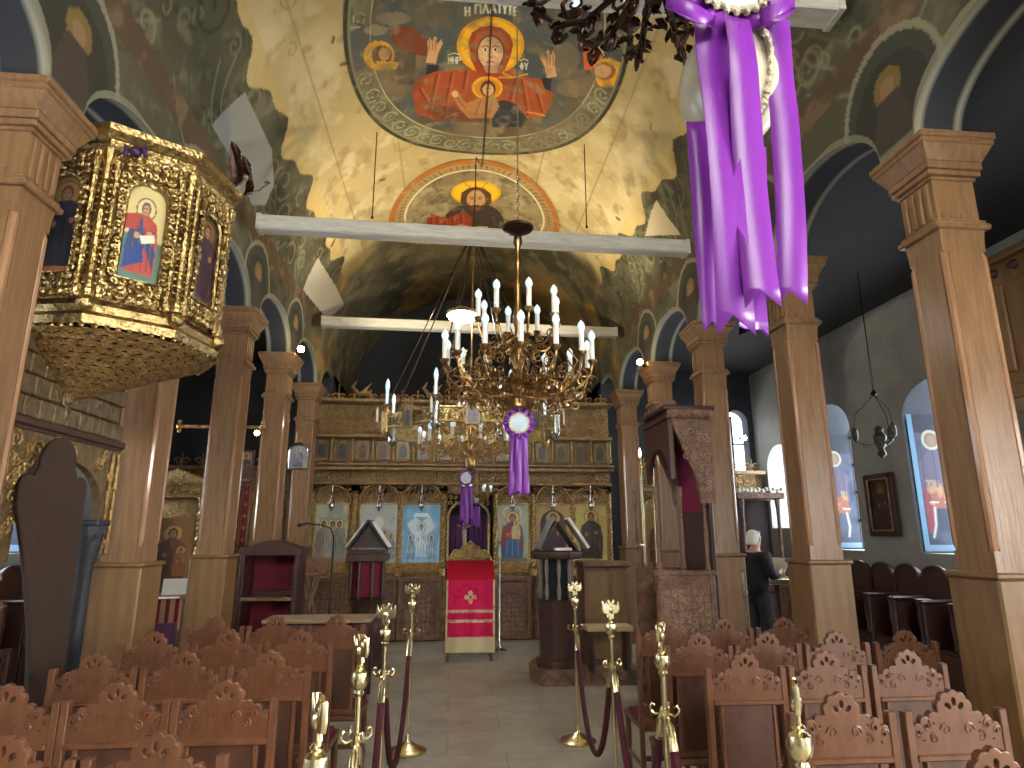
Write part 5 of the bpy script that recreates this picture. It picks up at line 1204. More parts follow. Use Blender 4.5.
# --- ring chandelier (choros) behind it
RX, RY = .19, 7.24
rz0 = float(at(457, 422, Y=6.32)[2]); rz1 = float(at(457, 406, Y=6.32)[2])
o = thing('ring_chandelier', 'octagonal gilt ring chandelier with icon plaques hung by ropes before the icon screen', 'chandelier', (RX, RY, rz0))
hb = rz1 - rz0; Rr = 1.0; inr = Rr * math.cos(PI / 8)
for k in range(8):
    a = -PI / 2 + k * PI / 4; T = Matrix.Rotation(a + PI / 2, 4, 'Z'); hw = Rr * math.sin(PI / 8)
    b = MB(); b.T = T; b.box((0, -inr, hb / 2), (2 * hw - .06, .02, hb), .004)
    for zz in (.012, hb - .012): b.box((0, -inr - .012, zz), (2 * hw - .05, .02, .022), .005)
    b.carve(-hw + .05, hw - .05, .03, hb - .03, -inr - .014, .06, .009, 300 + k); b.build('pierced_band', M['gold'], o)
    def pq(p, w, h, k=k):
        p.put(np.ones_like(p.x), (136, 122, 98)); saint(p, 0, .01, h * .92, (112, 84, 78), (92, 96, 108), (206, 186, 130), w=.9)
    pl = panel('icon_plaque', .15, .24, pq, M['icon'], o, .008, .018); pl.location = T @ Vector((0, -inr - .035, -.02)); pl.rotation_euler = (0, 0, a + PI / 2)
    b = MB(); b.T = T
    for q in (-.08, .08): b.box((q, -inr - .04, .1), (.014, .02, .26), .004)
    for q in (-.025, .225): b.box((0, -inr - .04, q), (.17, .02, .014), .004)
    b.spiral((-.04, -inr - .04, .26), .035, 1.2, .007, 3, -1); b.spiral((.04, -inr - .04, .26), .035, 1.2, .007, 0, 1); b.build('plaque_frame', M['goldwood'], o)
    v = Vector((Rr * math.cos(a + PI / 8), Rr * math.sin(a + PI / 8), 0))
    b = MB(); b.lathe([(.012, -.09), (.03, -.06), (.05, -.02), (.052, .0), (.05, hb), (.055, hb + .02), (.03, hb + .04), (.02, hb + .08), (.035, hb + .1), (.04, hb + .11), (.015, hb + .12)], v, 12)
    nd = b.build('node', M['silver'] if k % 2 else M['gold'], o)
    b = MB(); b.lathe([(.016, hb + .115), (.016, hb + .25), (.02, hb + .28), (.026, hb + .32), (.018, hb + .37), (.003, hb + .4)], v, 10); b.build('candle', M['bulb'], nd)
    b = MB(); T2 = b.T; w = v + v.normalized() * .1
    b.tube([tuple(v + Vector((0, 0, .05))), tuple(v + v.normalized() * .06 + Vector((0, 0, .0))), tuple(w + Vector((0, 0, .05)))], .007, 5); b.lathe([(.008, .05), (.026, .06), (.012, .075)], w, 8); sc = b.build('sconce', M['goldwood'], nd)
    b = MB(); b.lathe([(.013, .07), (.013, .2), (.004, .24)], w, 8); b.build('candle', M['candle'], nd)
    b = MB(); top = Vector((0, .0, 5.2 - rz0)); b.tube([tuple(v + Vector((0, 0, hb + .1))), tuple(v * .06 + top)], .008, 5)
    for i in range(16): w = (v + Vector((0, 0, hb + .1))).lerp(v * .06 + top, (i + 1) / 17); b.ball(tuple(w), .009, 6, 4, 1.8)
    b.build('suspension_rope', M['bronze'], o)
b = MB(); b.lathe([(.03, 5.1 - rz0), (.08, 5.16 - rz0), (.05, 5.2 - rz0), (.02, 5.24 - rz0)], n=10); b.build('crown_cap', M['bronze'], o)
# inner candle cluster of the ring chandelier
zc = lambda v: float(at(468, v, Y=RY)[2]) - rz0
b = MB(); b.lathe([(.01, zc(474)), (.05, zc(468)), (.065, zc(461)), (.045, zc(454)), (.02, zc(450)), (.035, zc(444)), (.02, zc(436)), (.02, zc(418)), (.035, zc(412)), (.02, zc(405)), (.012, zc(396)), (.012, 5.15 - rz0)], n=14); b.build('inner_stem', M['oldbrass'], o)
for k in range(12): candle_arm(o, .58, 2 * PI * (k + .3) / 12, zc(446), zc(440), .03, M['goldwood'], .2, 9, .05, 400 + k)
for k in range(6): candle_arm(o, .32, 2 * PI * (k + .1) / 6, zc(424), zc(426), .03, M['goldwood'], .2, 9, .05, 450 + k)
for k in range(10):
    a = 2 * PI * k / 10; b = MB(); b.T = Matrix.Rotation(a, 4, 'Z')
    for i in range(6): b.spiral((.1 + .09 * i, 0, zc(456) + .02 * i), .05, 1.4, .008, Q.uniform(0, 6), Q.choice((-1, 1)), 5, 10)
    for i in range(8): leaf(b, (Q.uniform(.1, .6), Q.uniform(-.06, .06), zc(456) + Q.uniform(-.03, .16)), (Q.uniform(-.4, 1), Q.uniform(-.6, .6), Q.uniform(-1, .5)), Q.uniform(.05, .09))
    b.build('filigree_bracket', M['goldwood'], o)
rosette('small purple ribbon rosette under the ring chandelier, left of the central doorway', 466, 478, RY - .12, .055, [([(463, 486), (462, 522)], 5, .01), ([(466, 486), (466, 526)], 5, .0), ([(470, 486), (471, 520)], 5, .015)], 1.5, hang=.2)
o = thing('hanging_lamp', 'bright white lamp hanging among the ropes of the ring chandelier', 'lamp', (RX - .12, RY - .1, float(at(460, 318, Y=RY)[2])))
b = MB(); b.lathe([(.02, .12), (.1, .08), (.19, .03), (.2, 0), (.19, -.005)], n=24); b.build('shade', M['silver'], o)
b = MB(); b.lathe([(.18, -.004), (.15, -.05), (.08, -.075), (.005, -.08)], n=24); b.build('lit_globe', M['lampw'], o)
b = MB(); b.tube([(0, 0, .12), (.1, .08, 1.0)], .006, 6); b.build('cord', M['iron'], o)
# small rosette and candle bracket in the doorway
rosette('tiny purple ribbon rosette hanging in the central doorway', 476, 500, IY - .35, .045, [([(474, 506), (473, 527)], 4, .01), ([(478, 506), (478, 528)], 4, .0)], 1.3, hang=.5)
o = thing('hanging_candelabrum', 'small hanging candelabrum with four white candles above the central doorway', 'chandelier', tuple(at(477, 494, Y=IY - .5)))
b = MB(); b.lathe([(.01, -.06), (.03, -.03), (.015, 0), (.015, .25), (.004, .3)], n=10); b.tube([(0, 0, .3), (0, 0, .62)], .004, 4); b.build('stem', M['oldbrass'], o)
for k in range(6): candle_arm(o, .22, 2 * PI * k / 6, .02, .0, .015, M['oldbrass'], .1, 3, .03, 480 + k, True, .012)
# --- near chandelier above the camera with dark leaves
NX, NY = .37, .98
nz = float(at(650, 8, Y=NY)[2])
o = thing('leaf_chandelier', 'dark bronze leafy chandelier cut off by the top edge', 'chandelier', (NX, NY, nz))
b = MB(); b.lathe([(.01, .02), (.03, .05), (.02, .09), (.03, .16), (.02, .24), (.014, .8), (.02, .84)], n=12); b.build('stem', M['bronze'], o)
b = MB(); chain(b, (0, 0, .84), (0, 0, 1.3)); b.tube([(0, 0, 1.3), (0, 0, 6.98 - nz)], .006, 6); b.build('suspension_chain', M['bronze'], o)
Q = random.Random(21)
for k in range(14):
    a = 2 * PI * k / 14 + .1; R_ = .3; b = MB(); c, s = math.cos(a), math.sin(a)
    pts = [Vector((r * c, r * s, z)) for r, z in ((.02, .16), (.08, .09), (.16, .07), (.23, .1), (.29, .17), (.3, .24))]
    b.tube([tuple(p) for p in pts], .007, 6)
    for i in range(26):
        t = Q.uniform(.1, 4.9); w = pts[int(t)].lerp(pts[int(t) + 1], t % 1); leaf(b, w + Vector((Q.uniform(-.02, .02), Q.uniform(-.02, .02), Q.uniform(-.02, .02))), (Q.uniform(-1, 1), Q.uniform(-1, 1), Q.uniform(-1.3, .5)), Q.uniform(.022, .038))
    for i in range(3): b.T = Matrix.Translation(pts[1 + i]) @ Matrix.Rotation(a, 4, 'Z'); b.spiral((0, 0, -.02), .026, 1.3, .005, Q.uniform(0, 6), 1, 5, 10); b.T = Matrix.Identity(4)
    b.lathe([(.008, .22), (.03, .24), (.012, .255)], (R_ * c, R_ * s, 0), 8); ar = b.build('leafy_arm', M['bronze'], o)
    b = MB(); b.lathe([(.011, .25), (.011, .36), (.016, .39), (.002, .43)], (R_ * c, R_ * s, 0), 8); b.build('candle_bulb', M['bulb'], ar)
# ostrich egg on its cord with braid
EY = .9
c = at(729, 88, Y=EY); o = thing('ostrich_egg', 'large white ostrich egg with a braided band hanging behind purple ribbons', 'egg', tuple(c))
mp = float((at(730, 88, Y=EY) - at(729, 88, Y=EY))[0]); ew = 47 * mp; eh = 62 * mp
b = MB(); b.lathe([(max(.001, ew * math.sin(PI * k / 18) * (1 + .06 * math.cos(PI * k / 18))), -eh * math.cos(PI * k / 18)) for k in range(19)], n=36); b.build('shell', M['egg'], o)
b = MB()
ang = -PI / 2 + .38
for q in range(2):
    pts = [((ew + .002) * 1.02 * math.sin(PI * k / 40) * math.cos(ang + q * PI), (ew + .002) * 1.02 * math.sin(PI * k / 40) * math.sin(ang + q * PI), -eh * 1.01 * math.cos(PI * k / 40)) for k in range(2, 39)]
    b.tube(pts, [.0055] * len(pts), 6)
    for i, pnt in enumerate(pts): b.ball((pnt[0], pnt[1], pnt[2]), .0075 if i % 2 else .006, 6, 4)
b.build('braid', M['lace'], o)
b = MB(); b.tube([(0, 0, eh), (0, 0, eh + .1), (NX - c[0], NY - c[1], nz + .05 - c[2])], .003, 5); b.build('cord', M['lace'], o)
RYY = .80
o = rosette('big purple ribbon rosette with long satin streamers hanging in front of the ostrich egg', 732, -18, RYY, .058, [([(711, 10), (716, 90), (738, 334)], 33, -.005), ([(737, 15), (744, 90), (763, 308)], 29, -.014), ([(776, 20), (785, 110), (792, 306)], 26, .03), ([(697, 120), (703, 230), (714, 332)], 18, .03), ([(748, 150), (750, 250), (752, 338)], 30, .045)], 1.55)
b = MB(); b.tube([(0, .01, 0), tuple(Vector((NX, NY, nz + .1)) - Vector(o.location))], .003, 5); b.build('hanging_thread', M['purple'], o)
for u0, v0, u1, v1, w in ((668, 2, 716, 22, 26), (762, 20, 797, 2, 28)):
    pts = [tuple(Vector(at(u0 + (u1 - u0) * t, v0 + (v1 - v0) * t, Y=RYY - .01 - .02 * math.sin(PI * t))) - Vector(o.location)) for t in np.linspace(0, 1, 6)]
    mpp = .00135; n = len(pts); vs_ = []; 
    for i, p_ in enumerate(pts):
        k = w * mpp * (.5 + .5 * math.sin(PI * (i + .6) / n))
        for j in (-1, 0, 1): vs_.append((p_[0], p_[1] + (.012 if j == 0 else 0), p_[2] + j * k / 2))
    b = MB(); b.add(vs_, [(i * 3 + j, i * 3 + j + 1, i * 3 + j + 4, i * 3 + j + 3) for i in range(n - 1) for j in range(2)]); ob = b.build('bow_loop', M['purple'], o, 60); md = ob.modifiers.new('t', 'SOLIDIFY'); md.thickness = .0015

# thin cable along the crown and hanging wires
o = thing('hanging_cable', 'thin dark cable running along the vault crown down to the ring chandelier', 'cable', (RX, RY, 5.25))
pts = []
for u, v in ((495, -60), (492, 2), (489, 70), (485, 130), (482, 165)):
    s_, y_ = vs(u, v); q = vpt(np.array([s_]), np.array([y_]), .03)[0]; pts.append(tuple(Vector(q) - Vector((RX, RY, 5.25))))
b = MB(); b.tube(pts + [(.02, .0, 1.1), (0, 0, 0)], .007, 5); b.build('wire', M['iron'], o)
for u, lb in ((371, 'thin dark wire hanging from the vault to the left part of the tie beam'), (587, 'thin dark wire hanging from the vault to the right part of the tie beam')):
    q = at(u, 240, Y=7.2); x = float(q[0]); zt2 = ZC + math.sqrt((VR - .01) ** 2 - (x - XC) ** 2)
    b = MB(); b.tube([(x, 7.2, zt2), (x, 7.2, 5.4)], .007, 5); b.ball((x, 7.2, 5.42), .02, 6, 5); tag(b.build('hanging_wire', M['iron']), lb, 'wire')
# ================================================================== PULPIT
PX, PY = -2.23, 4.2
o = thing('pulpit', 'gilded octagonal pulpit with painted saints and scaly cone, high between the left columns', 'pulpit', (PX, PY, 2.47))
Rt, zb, zt_ = .6, .36, 1.56
va = [math.radians(-78 + 45 * k) for k in range(8)]
b = MB(); n = 8
b.lathe([(Rt - .04, zb), (Rt - .02, zt_)], n=8, ph=va[0]); b.build('drum', M['goldwood'], o, 0)
b = MB(); b.lathe([(Rt + .02, zb - .02), (Rt + .03, zb + .03), (Rt, zb + .06), (Rt + .01, zb + .1), (Rt - .01, zb + .14)], n=8, ph=va[0]); pm = b
b = MB(); b.lathe([(Rt - .01, zt_ - .12), (Rt + .02, zt_ - .08), (Rt + .02, zt_ - .05), (Rt + .07, zt_ - .01), (Rt + .075, zt_ + .03), (Rt + .03, zt_ + .045), (Rt - .05, zt_ + .045)], n=8, ph=va[0]); b.build('rim_moulding', M['gold'], o, 20)
b = pm
for k in range(64):
    a = va[0] + 2 * PI * k / 64; ap = (a - va[0]) % (PI / 4) - PI / 8; r = (Rt + .02) * math.cos(PI / 8) / math.cos(ap); b.ball((r * math.cos(a), r * math.sin(a), zb - .03), .018, 6, 4)
b.build('base_moulding', M['gold'], o, 20)
def saintA(p, w, h): p.put(np.ones_like(p.x), (214, 196, 140)); p.poly([(-w, 0), (w, 0), (w, h * .38), (-w, h * .5)], (96, 128, 118)); saint(p, 0, h * .06, h * .8, (178, 78, 72), (56, 78, 126), (222, 204, 150), (196, 150, 116), (96, 96, 110), w=.68); p.poly([(-.09, h * .1), (-.085, h * .3), (.0, h * .38), (.02, h * .2)], (48, 76, 140)); p.poly([(-.02, h * .46), (.06, h * .5), (.07, h * .42), (0, h * .38)], (232, 224, 200)); p.poly([(-.1, h * .66), (-.02, h * .7), (-.03, h * .52), (-.11, h * .5)], (172, 72, 68))
def saintB(p, w, h): p.put(np.ones_like(p.x), (120, 96, 62)); p.poly([(-w, 0), (w, 0), (w, h * .1), (-w, h * .1)], (150, 96, 66)); saint(p, 0, h * .05, h * .88, (40, 42, 52), (34, 36, 46), (132, 100, 62), (128, 96, 76), w=1.0)
def saintC(p, w, h): p.put(np.ones_like(p.x), (90, 72, 56)); saint(p, 0, h * .05, h * .88, (66, 40, 60), (54, 36, 52), (122, 94, 58), w=1.0)
for k in (7, 0, 1, 2, 3):
    am = va[k] + PI / 8 if k != 7 else va[7] + PI / 8
    nx, ny_ = math.cos(am), math.sin(am); ap = Rt * math.cos(PI / 8) - .01; hw = Rt * math.sin(PI / 8)
    T = Matrix.Translation((nx * ap, ny_ * ap, 0)) @ Matrix.Rotation(am + PI / 2, 4, 'Z')
    ic = panel('saint_panel', .22, .62, {7: saintB, 0: saintA}.get(k, saintC), M['icon'], o, .005, .015); ic.location = T @ Vector((0, -.012, zb + .30)); ic.rotation_euler = (0, 0, am + PI / 2)
    b = MB(); b.T = T
    fr = [(-.115, zb + .29)] + [(-.115, zb + .78)] + [(-.115 * math.cos(PI * i / 10), zb + .80 + .13 * math.sin(PI * i / 10)) for i in range(1, 10)] + [(.115, zb + .78), (.115, zb + .29)]
    b.tube([(x, -.03, z) for x, z in fr], .014, 6, True)
    b.add(*(lambda vs, fs: ([(x, -.022 + y * 0, z) for x, y, z in vs], fs))([(-.12, 0, zb + .8), (.12, 0, zb + .8), (.12, 0, zb + .95), (-.12, 0, zb + .95)], [])) 
    b.build('icon_moulding', M['gold'], o)
    b = MB(); b.T = T; b.carve(-.14, .14, zb + .90, zb + 1.06, -.028, .05, .012, 500 + k, 1); b.carve(-.165, -.11, zb + .28, zb + .95, -.045, .05, .012, 510 + k); b.carve(.11, .165, zb + .28, zb + .95, -.045, .05, .012, 520 + k); b.carve(-.19, .19, zb + .15, zb + .28, -.035, .045, .012, 530 + k)
    b.carve(-.2, .2, zb + 1.0, zb + 1.08, -.03, .05, .010, 535 + k); b.build('face_carving', M['gold'], o)
    b = MB(); b.T = T
    for q in (-1, 1):
        b.lathe([(.02, zb + .14), (.026, zb + .2), (.016, zb + .23), (.02, zb + .5), (.026, zb + .55), (.016, zb + .6), (.018, zb + .95), (.028, zb + 1.0), (.02, zb + 1.04)], (q * .175, -.03, 0), 8)
    for i in range(18): b.ball((-.2, -.02, zb + .18 + .045 * i), .011, 6, 4); b.ball((.2, -.02, zb + .18 + .045 * i), .011, 6, 4)
    b.build('gilt_columns', M['gold'], o)
for k in (7, 0, 1, 2, 3):
    a = va[k]; b = MB(); c, s = math.cos(a), math.sin(a)
    b.lathe([(.03, zb + .12), (.04, zb + .18), (.022, zb + .22), (.026, zb + .6), (.034, zb + .64), (.022, zb + .68), (.024, zb + .98), (.04, zb + 1.03), (.045, zb + 1.08)], (Rt * c, Rt * s, 0), 9); b.ball((Rt * c * 1.02, Rt * s * 1.02, zb + .1), .05, 8, 6); b.build('corner_column', M['gold'], o)
# scaly cone, drawn back to the screen below
b = MB(); rows = 13; tip = Vector((-.2, -.06, -.02))
for r in range(rows):
    t = r / rows; t2 = (r + 1.3) / rows; m_ = max(6, int(44 * (1 - t)))
    for k in range(m_):
        a0 = 2 * PI * (k + .5 * (r % 2)) / m_; a1 = 2 * PI * (k + 1 + .5 * (r % 2)) / m_; am = (a0 + a1) / 2
        P = lambda t, a, e=0: tuple(Vector(((Rt - .02 + e) * math.cos(a), (Rt - .02 + e) * math.sin(a), zb - .04)).lerp(tip, min(t, 1)))
        tm = t + (t2 - t) * .6
        b.add([P(t, a0), P(t, a1), P(tm, a1, .015), P(t2, am, .03), P(tm, a0, .015), P(t, am, .02)], [(0, 1, 5), (1, 2, 5), (2, 3, 5), (3, 4, 5), (4, 0, 5)])
b.build('scaly_cone', M['goldwood'], o, 20)
b = MB(); b.lathe([(Rt - .04, zb - .04), (.03, 0.0)], (0, 0, 0), 16)
b.v = [(x - .2 * (zb - .04 - z) / .32, y - .06 * (zb - .04 - z) / .32, z) for x, y, z in b.v]; b.build('cone_core', M['dark'], o)
b = MB(); b.lathe([(.005, -.14), (.02, -.1), (.035, -.06), (.02, -.02), (.03, .0), (.02, .03)], tip, 10); b.build('drop_finial', M['silver'], o)
# eagle book rest on the rim
b_o = thing('eagle_book_rest', 'dark carved eagle with raised wing perched on the right of the pulpit rim', 'eagle', tuple(Vector(at(240, 190, Y=4.42))))
b = MB(); b.tube([(-.06, 0, -.1), (-.02, 0, -.02), (0, 0, .02), (.03, -.02, .07)], [.02, .045, .04, .015], 8); b.ball((.04, -.03, .085), .025, 8, 6); b.tube([(.05, -.03, .085), (.085, -.04, .075)], [.012, .002], 6); b.build('body', mat('pale carved bird', (120, 106, 90), .5), b_o)
for q, (dx, dy) in enumerate(((-.02, -.06), (0, .1))):
    b = MB()
    for i in range(7): leaf(b, (dx, dy, .01 + .035 * i), (.35 - .1 * i, .1 if q else -.2, .8), .13, (0, 1, 0))
    b.build('wing', M['bronze'], b_o)
b = MB(); b.tube([(.05, 0, -.03), (.14, -.02, -.01), (.2, -.03, .04)], .008, 6); b.lathe([(.006, .04), (.022, .055), (.008, .065)], (.2, -.03, 0), 8); b.build('candle_arm', M['silver'], b_o)
c = at(136, 152, Y=3.58); k_o = thing('purple_bow', 'small dark purple knot tied on the pulpit rim', 'bow', tuple(c))
b = MB(); b.ball((0, 0, 0), .035, 10, 7); b.build('knot', mat('dark purple satin', (58, 22, 74), .5), k_o)
for q in (-1, 1): b = MB(); b.tube([(q * .01, 0, 0), (q * .05, -.01, .02), (q * .06, 0, -.03)], [.01, .024, .012], 7); b.build('loop', bpy.data.materials['dark purple satin'], k_o)

# ================================================================== SCREEN UNDER THE PULPIT
o = thing('carved_canopy', 'carved gilt canopy with square tile-like panels under the pulpit, on slim pillars', 'canopy', (-2.42, 4.22, 0)); o.scale = (1, .92, 1)
b = MB(); b.box((-.05, 0, 2.55), (.06, 1.32, .5)); b.build('backing', M['dark'], o, 0)
b = MB()
for r in range(4):
    for k in range(9):
        y = -.6 + .15 * k + (.075 if r % 2 else 0); 
        if y < .66: b.box((-.01, y, 2.36 + .125 * r), (.03, .138, .115), .008)
b.build('tile_panels', M['dimgilt'], o)
b = MB(); b.box((-.02, 0, 2.27), (.12, 1.34, .05), .01); b.box((-.02, 0, 2.235), (.09, 1.32, .03), .008); b.build('cornice', M['dark'], o)
b = MB(); arcp = [(-.66, 2.22), (-.66, 1.5), (-.46, 1.5), (-.46, 1.8)] + [(-.0 - .46 * math.cos(PI * i / 14), 1.8 + .3 * math.sin(PI * i / 14)) for i in range(1, 14)] + [(.46, 1.8), (.46, 1.5), (.62, 1.5), (.62, 2.22)]
b.prism(arcp, .05, 'yz'); b.build('arch_board', M['dimgilt'], o)
b = MB(); Q = random.Random(9)
for k in range(64):
    y = Q.uniform(-.62, .6); z = Q.uniform(1.55, 2.2)
    if abs(y) < .46 and z < 1.8 + .3 * math.sqrt(max(0, 1 - (y / .46) ** 2)) + .03: continue
    b.spiral((.03, y, z), Q.uniform(.04, .06), 1.4, .011, Q.uniform(0, 6), Q.choice((-1, 1)), 5, 10, 'yz')
for y in (-.64, .52, .60): b.tube([(.035, y, 1.52), (.035, y, 2.2)], .013, 6)
b.build('scroll_carving', M['goldwood'], o)
for y in (.38,):
    b = MB(); b.lathe([(.08, 0), (.08, .1), (.06, .14), (.055, .2), (.05, 1.44), (.06, 1.47)], (.02, y, 0), 12); b.build('pillar', M['bluegrey'], o)
    b = MB(); b.box((.02, y, 1.72), (.17, .17, .04), .008); b.lathe([(.055, 1.47), (.075, 1.55), (.085, 1.66), (.09, 1.7)], (.02, y, 0), 10)
    for k in range(8): a = k * PI / 4; b.spiral((.02 + .075 * math.cos(a), y + .075 * math.sin(a), 1.62), .03, 1.2, .009, 0, 1, 5, 8)
    b.build('pillar_capital', M['bluegrey'], o)
o = thing('shaped_panel', 'tall dark trefoil-headed wooden board standing behind the near left column, by the window', 'panel', (-2.26, 3.86, 0))
shape = [(.12, 0), (.1, .7), (.0, 1.15), (-.16, 1.55), (-.28, 1.8), (-.29, 1.9)] + arc(-.24, 1.91, .05, 180, 70, 4) + [(-.18, 1.95)] + arc(0, 2.04, .14, 190, -10, 12) + [(.18, 1.95)] + arc(.22, 1.91, .05, 110, 0, 4) + [(.27, 1.88), (.28, 1.5), (.32, 1.0), (.36, 0)]
b = MB(); b.T = Matrix.Rotation(PI / 2 * .55, 4, 'Z'); b.plate([[(x * .56, z) for x, z in shape]], .06, .012); b.build('board', M['board'], o)
b = MB(); b.T = Matrix.Rotation(PI / 2 * .55, 4, 'Z'); b.box((.15, .0, .02), (.26, .3, .04), .008); b.build('foot', M['dark'], o)

# ================================================================== LEFT AISLE
def side_screen(name, label, x0, x1, y, icons, ztop, seed):
    o = thing(name, label, 'icon screen', ((x0 + x1) / 2, y, 0)); w = x1 - x0
    b = MB(); b.box((0, .06, ztop / 2), (w, .1, ztop)); b.build('screen_wall', M['icono'], o, 0)
    n = icons; bw = w / n
    for k in range(n):
        xm = -w / 2 + bw * (k + .5)
        def f(p, w_, h, k=k):
            R = random.Random(seed + k); p.put(np.ones_like(p.x), R.choice([(150, 118, 62), (120, 92, 56), (160, 140, 90)])); saint(p, 0, .05, h * .85, R.choice([(110, 44, 36), (56, 70, 96), (90, 76, 52)]), R.choice([(60, 64, 84), (120, 62, 44), (76, 54, 44)]), (196, 160, 84), w=.95)
        panel('icon', bw * .62, .98, f, M['icon'], o, .012, .02, (xm, 0, 1.1))
        b = MB(); r = bw * .34
        b.tube([(xm - r, -.01, 1.08), (xm - r, -.01, 2.1)] + [(xm - r * math.cos(PI * i / 10), -.01, 2.1 + r * .8 * math.sin(PI * i / 10)) for i in range(1, 10)] + [(xm + r, -.01, 2.1), (xm + r, -.01, 1.08)], .022, 6, True); b.build('icon_frame', M['gold'], o)
        b = MB(); b.box((xm, -.02, .52), (bw * .8, .06, .92), .01); b.carve(xm - bw * .32, xm + bw * .32, .15, .9, -.06, .1, .012, seed + 20 + k); b.build('parapet_panel', M['carved'], o)
        b = MB()
        for ph in (0, PI): b.tube([(xm + bw / 2 + .018 * math.cos(ph + 50 * i / 60), -.04 + .018 * math.sin(ph + 50 * i / 60), 1.05 + 1.25 * i / 60) for i in range(61)], .026, 6)
        b.build('twisted_column', M['gold'], o)
    b = MB(); b.box((0, -.02, 2.42), (w, .2, .07), .012); b.box((0, -.04, ztop), (w, .26, .07), .012); b.build('cornice', M['icono'], o)
    b = MB(); b.carve(-w / 2, w / 2, 2.48, ztop - .04, .0, .12, .014, seed + 50); b.build('frieze_carving', M['goldwood'], o)
    b = MB()
    for k in range(7): x = -w / 2 + w * (k + .5) / 7; b.spiral((x - .07, 0, ztop + .12), .07, 1.3, .014, 3, -1, 5, 10); b.spiral((x + .07, 0, ztop + .12), .07, 1.3, .014, 0, 1, 5, 10); b.tube([(x, 0, ztop), (x, 0, ztop + .26)], [.022, .008], 6)
    b.build('cresting', M['goldwood'], o)
    return o
side_screen('side_icon_screen', 'low gilt icon screen closing the right aisle behind the white-haired person', 3.3, 5.7, 11.35, 3, 2.75, 700)
side_screen('side_icon_screen', 'gilt icon screen closing the left aisle, seen between the left columns', -5.15, -2.75, 11.35, 3, 2.75, 800)
# icon shrine with twisted columns between the second and third columns
o = thing('icon_shrine', 'gilt icon shrine with two twisted columns between the second and third left columns', 'shrine', (-3.32, 8.2, 0))
b = MB(); b.box((0, .1, .45), (.72, .4, .9), .015); b.box((0, .08, .92), (.8, .48, .05), .01); b.build('base_cabinet', M['carved'], o)
def shr(p, w, h): p.put(np.ones_like(p.x), (150, 104, 52)); saint(p, -.03, .08, h * .8, (120, 70, 42), (96, 54, 38), (206, 160, 74), w=1.1); saint(p, .08, .18, h * .4, (160, 100, 50), (140, 90, 50), (206, 160, 74)); p.put((p.y < .1) * 1.0, (120, 84, 48))
panel('shrine_icon', .42, .86, shr, M['icon'], o, .008, .02, (0, .0, .98))
b = MB(); b.box((0, .12, 1.5), (.66, .1, 1.1)); b.build('back_board', M['goldwood'], o)
for q in (-1, 1):
    b = MB()
    for ph in (0, PI): b.tube([(q * .29 + .022 * math.cos(ph + 52 * i / 70), -.04 + .022 * math.sin(ph + 52 * i / 70), .98 + .98 * i / 70) for i in range(71)], .03, 6)
    b.lathe([(.04, 1.95), (.06, 2.0), (.05, 2.03), (.07, 2.08)], (q * .29, -.04, 0), 10); b.ball((q * .29, -.04, 2.14), .045, 8, 6); b.build('twisted_column', M['gold'], o)
b = MB(); b.prism([(-.42, 2.08), (-.42, 2.2), (-.3, 2.3), (0, 2.42), (.3, 2.3), (.42, 2.2), (.42, 2.08)], .34, 'xz'); b.carve(-.34, .34, 2.1, 2.26, -.18, .08, .012, 6); b.build('gabled_canopy', M['goldwood'], o)
b = MB(); b.box((.36, .1, 2.62), (.04, .03, 1.1), .008); b.box((.36, .1, 2.98), (1.0, .03, .045), .01)
for q in (-.15, .87): b.ball((q, .1, 2.98), .045, 8, 6); b.ball((q, .1, 3.04), .025, 6, 5); b.ball((q, .1, 2.92), .025, 6, 5)
b.build('gilt_cross', M['goldwood'], o)
o = thing('offering_table', 'small table with red striped cover before the gilt shrine, left aisle', 'table', (-3.0, 7.35, 0))
b = MB(); b.box((0, 0, .98), (.5, .4, .04), .01); b.build('tabletop', M['carved'], o)
for x in (-.22, .22):
    for y in (-.17, .17): b = MB(); b.box((x, y, .48), (.045, .045, .96), .006); b.build('leg', M['carved'], o)
def strp(p, w, h): p.put(np.ones_like(p.x), (186, 150, 120)); p.put((np.sin(p.x * 70) > 0) * 1.0, (134, 22, 34))
panel('striped_cover', .5, .3, strp, M['fresco'], o, .01, .006, (0, -.206, .70))
b = MB(); b.at(-2.9, 7.3, 1.02, .3, -.35); b.box((0, 0, .09), (.24, .006, .17), .001); b.at(-2.96, 7.25, 1.005, .3); b.box((0, -.06, 0), (.26, .2, .008), .001); tag(b.build('paper_sheet', M['white']), 'bright white paper propped on the small striped table, left aisle', 'paper')
o = thing('upholstered_chair', 'low chair with a violet padded back in the left aisle gap', 'chair', (-2.55, 6.05, 0))
b = MB(); b.box((0, 0, .72), (.4, .06, .36), .025); b.build('backrest', mat('violet padding', (70, 30, 66), .8), o); b = MB(); b.box((0, .2, .45), (.42, .42, .08), .02); b.build('seat', bpy.data.materials['violet padding'], o)
for x in (-.18, .18):
    for y in (0, .38): b = MB(); b.box((x, y, .22 if y else .45), (.035, .035, .44 if y else .9), .005); b.build('leg', M['dark'], o)
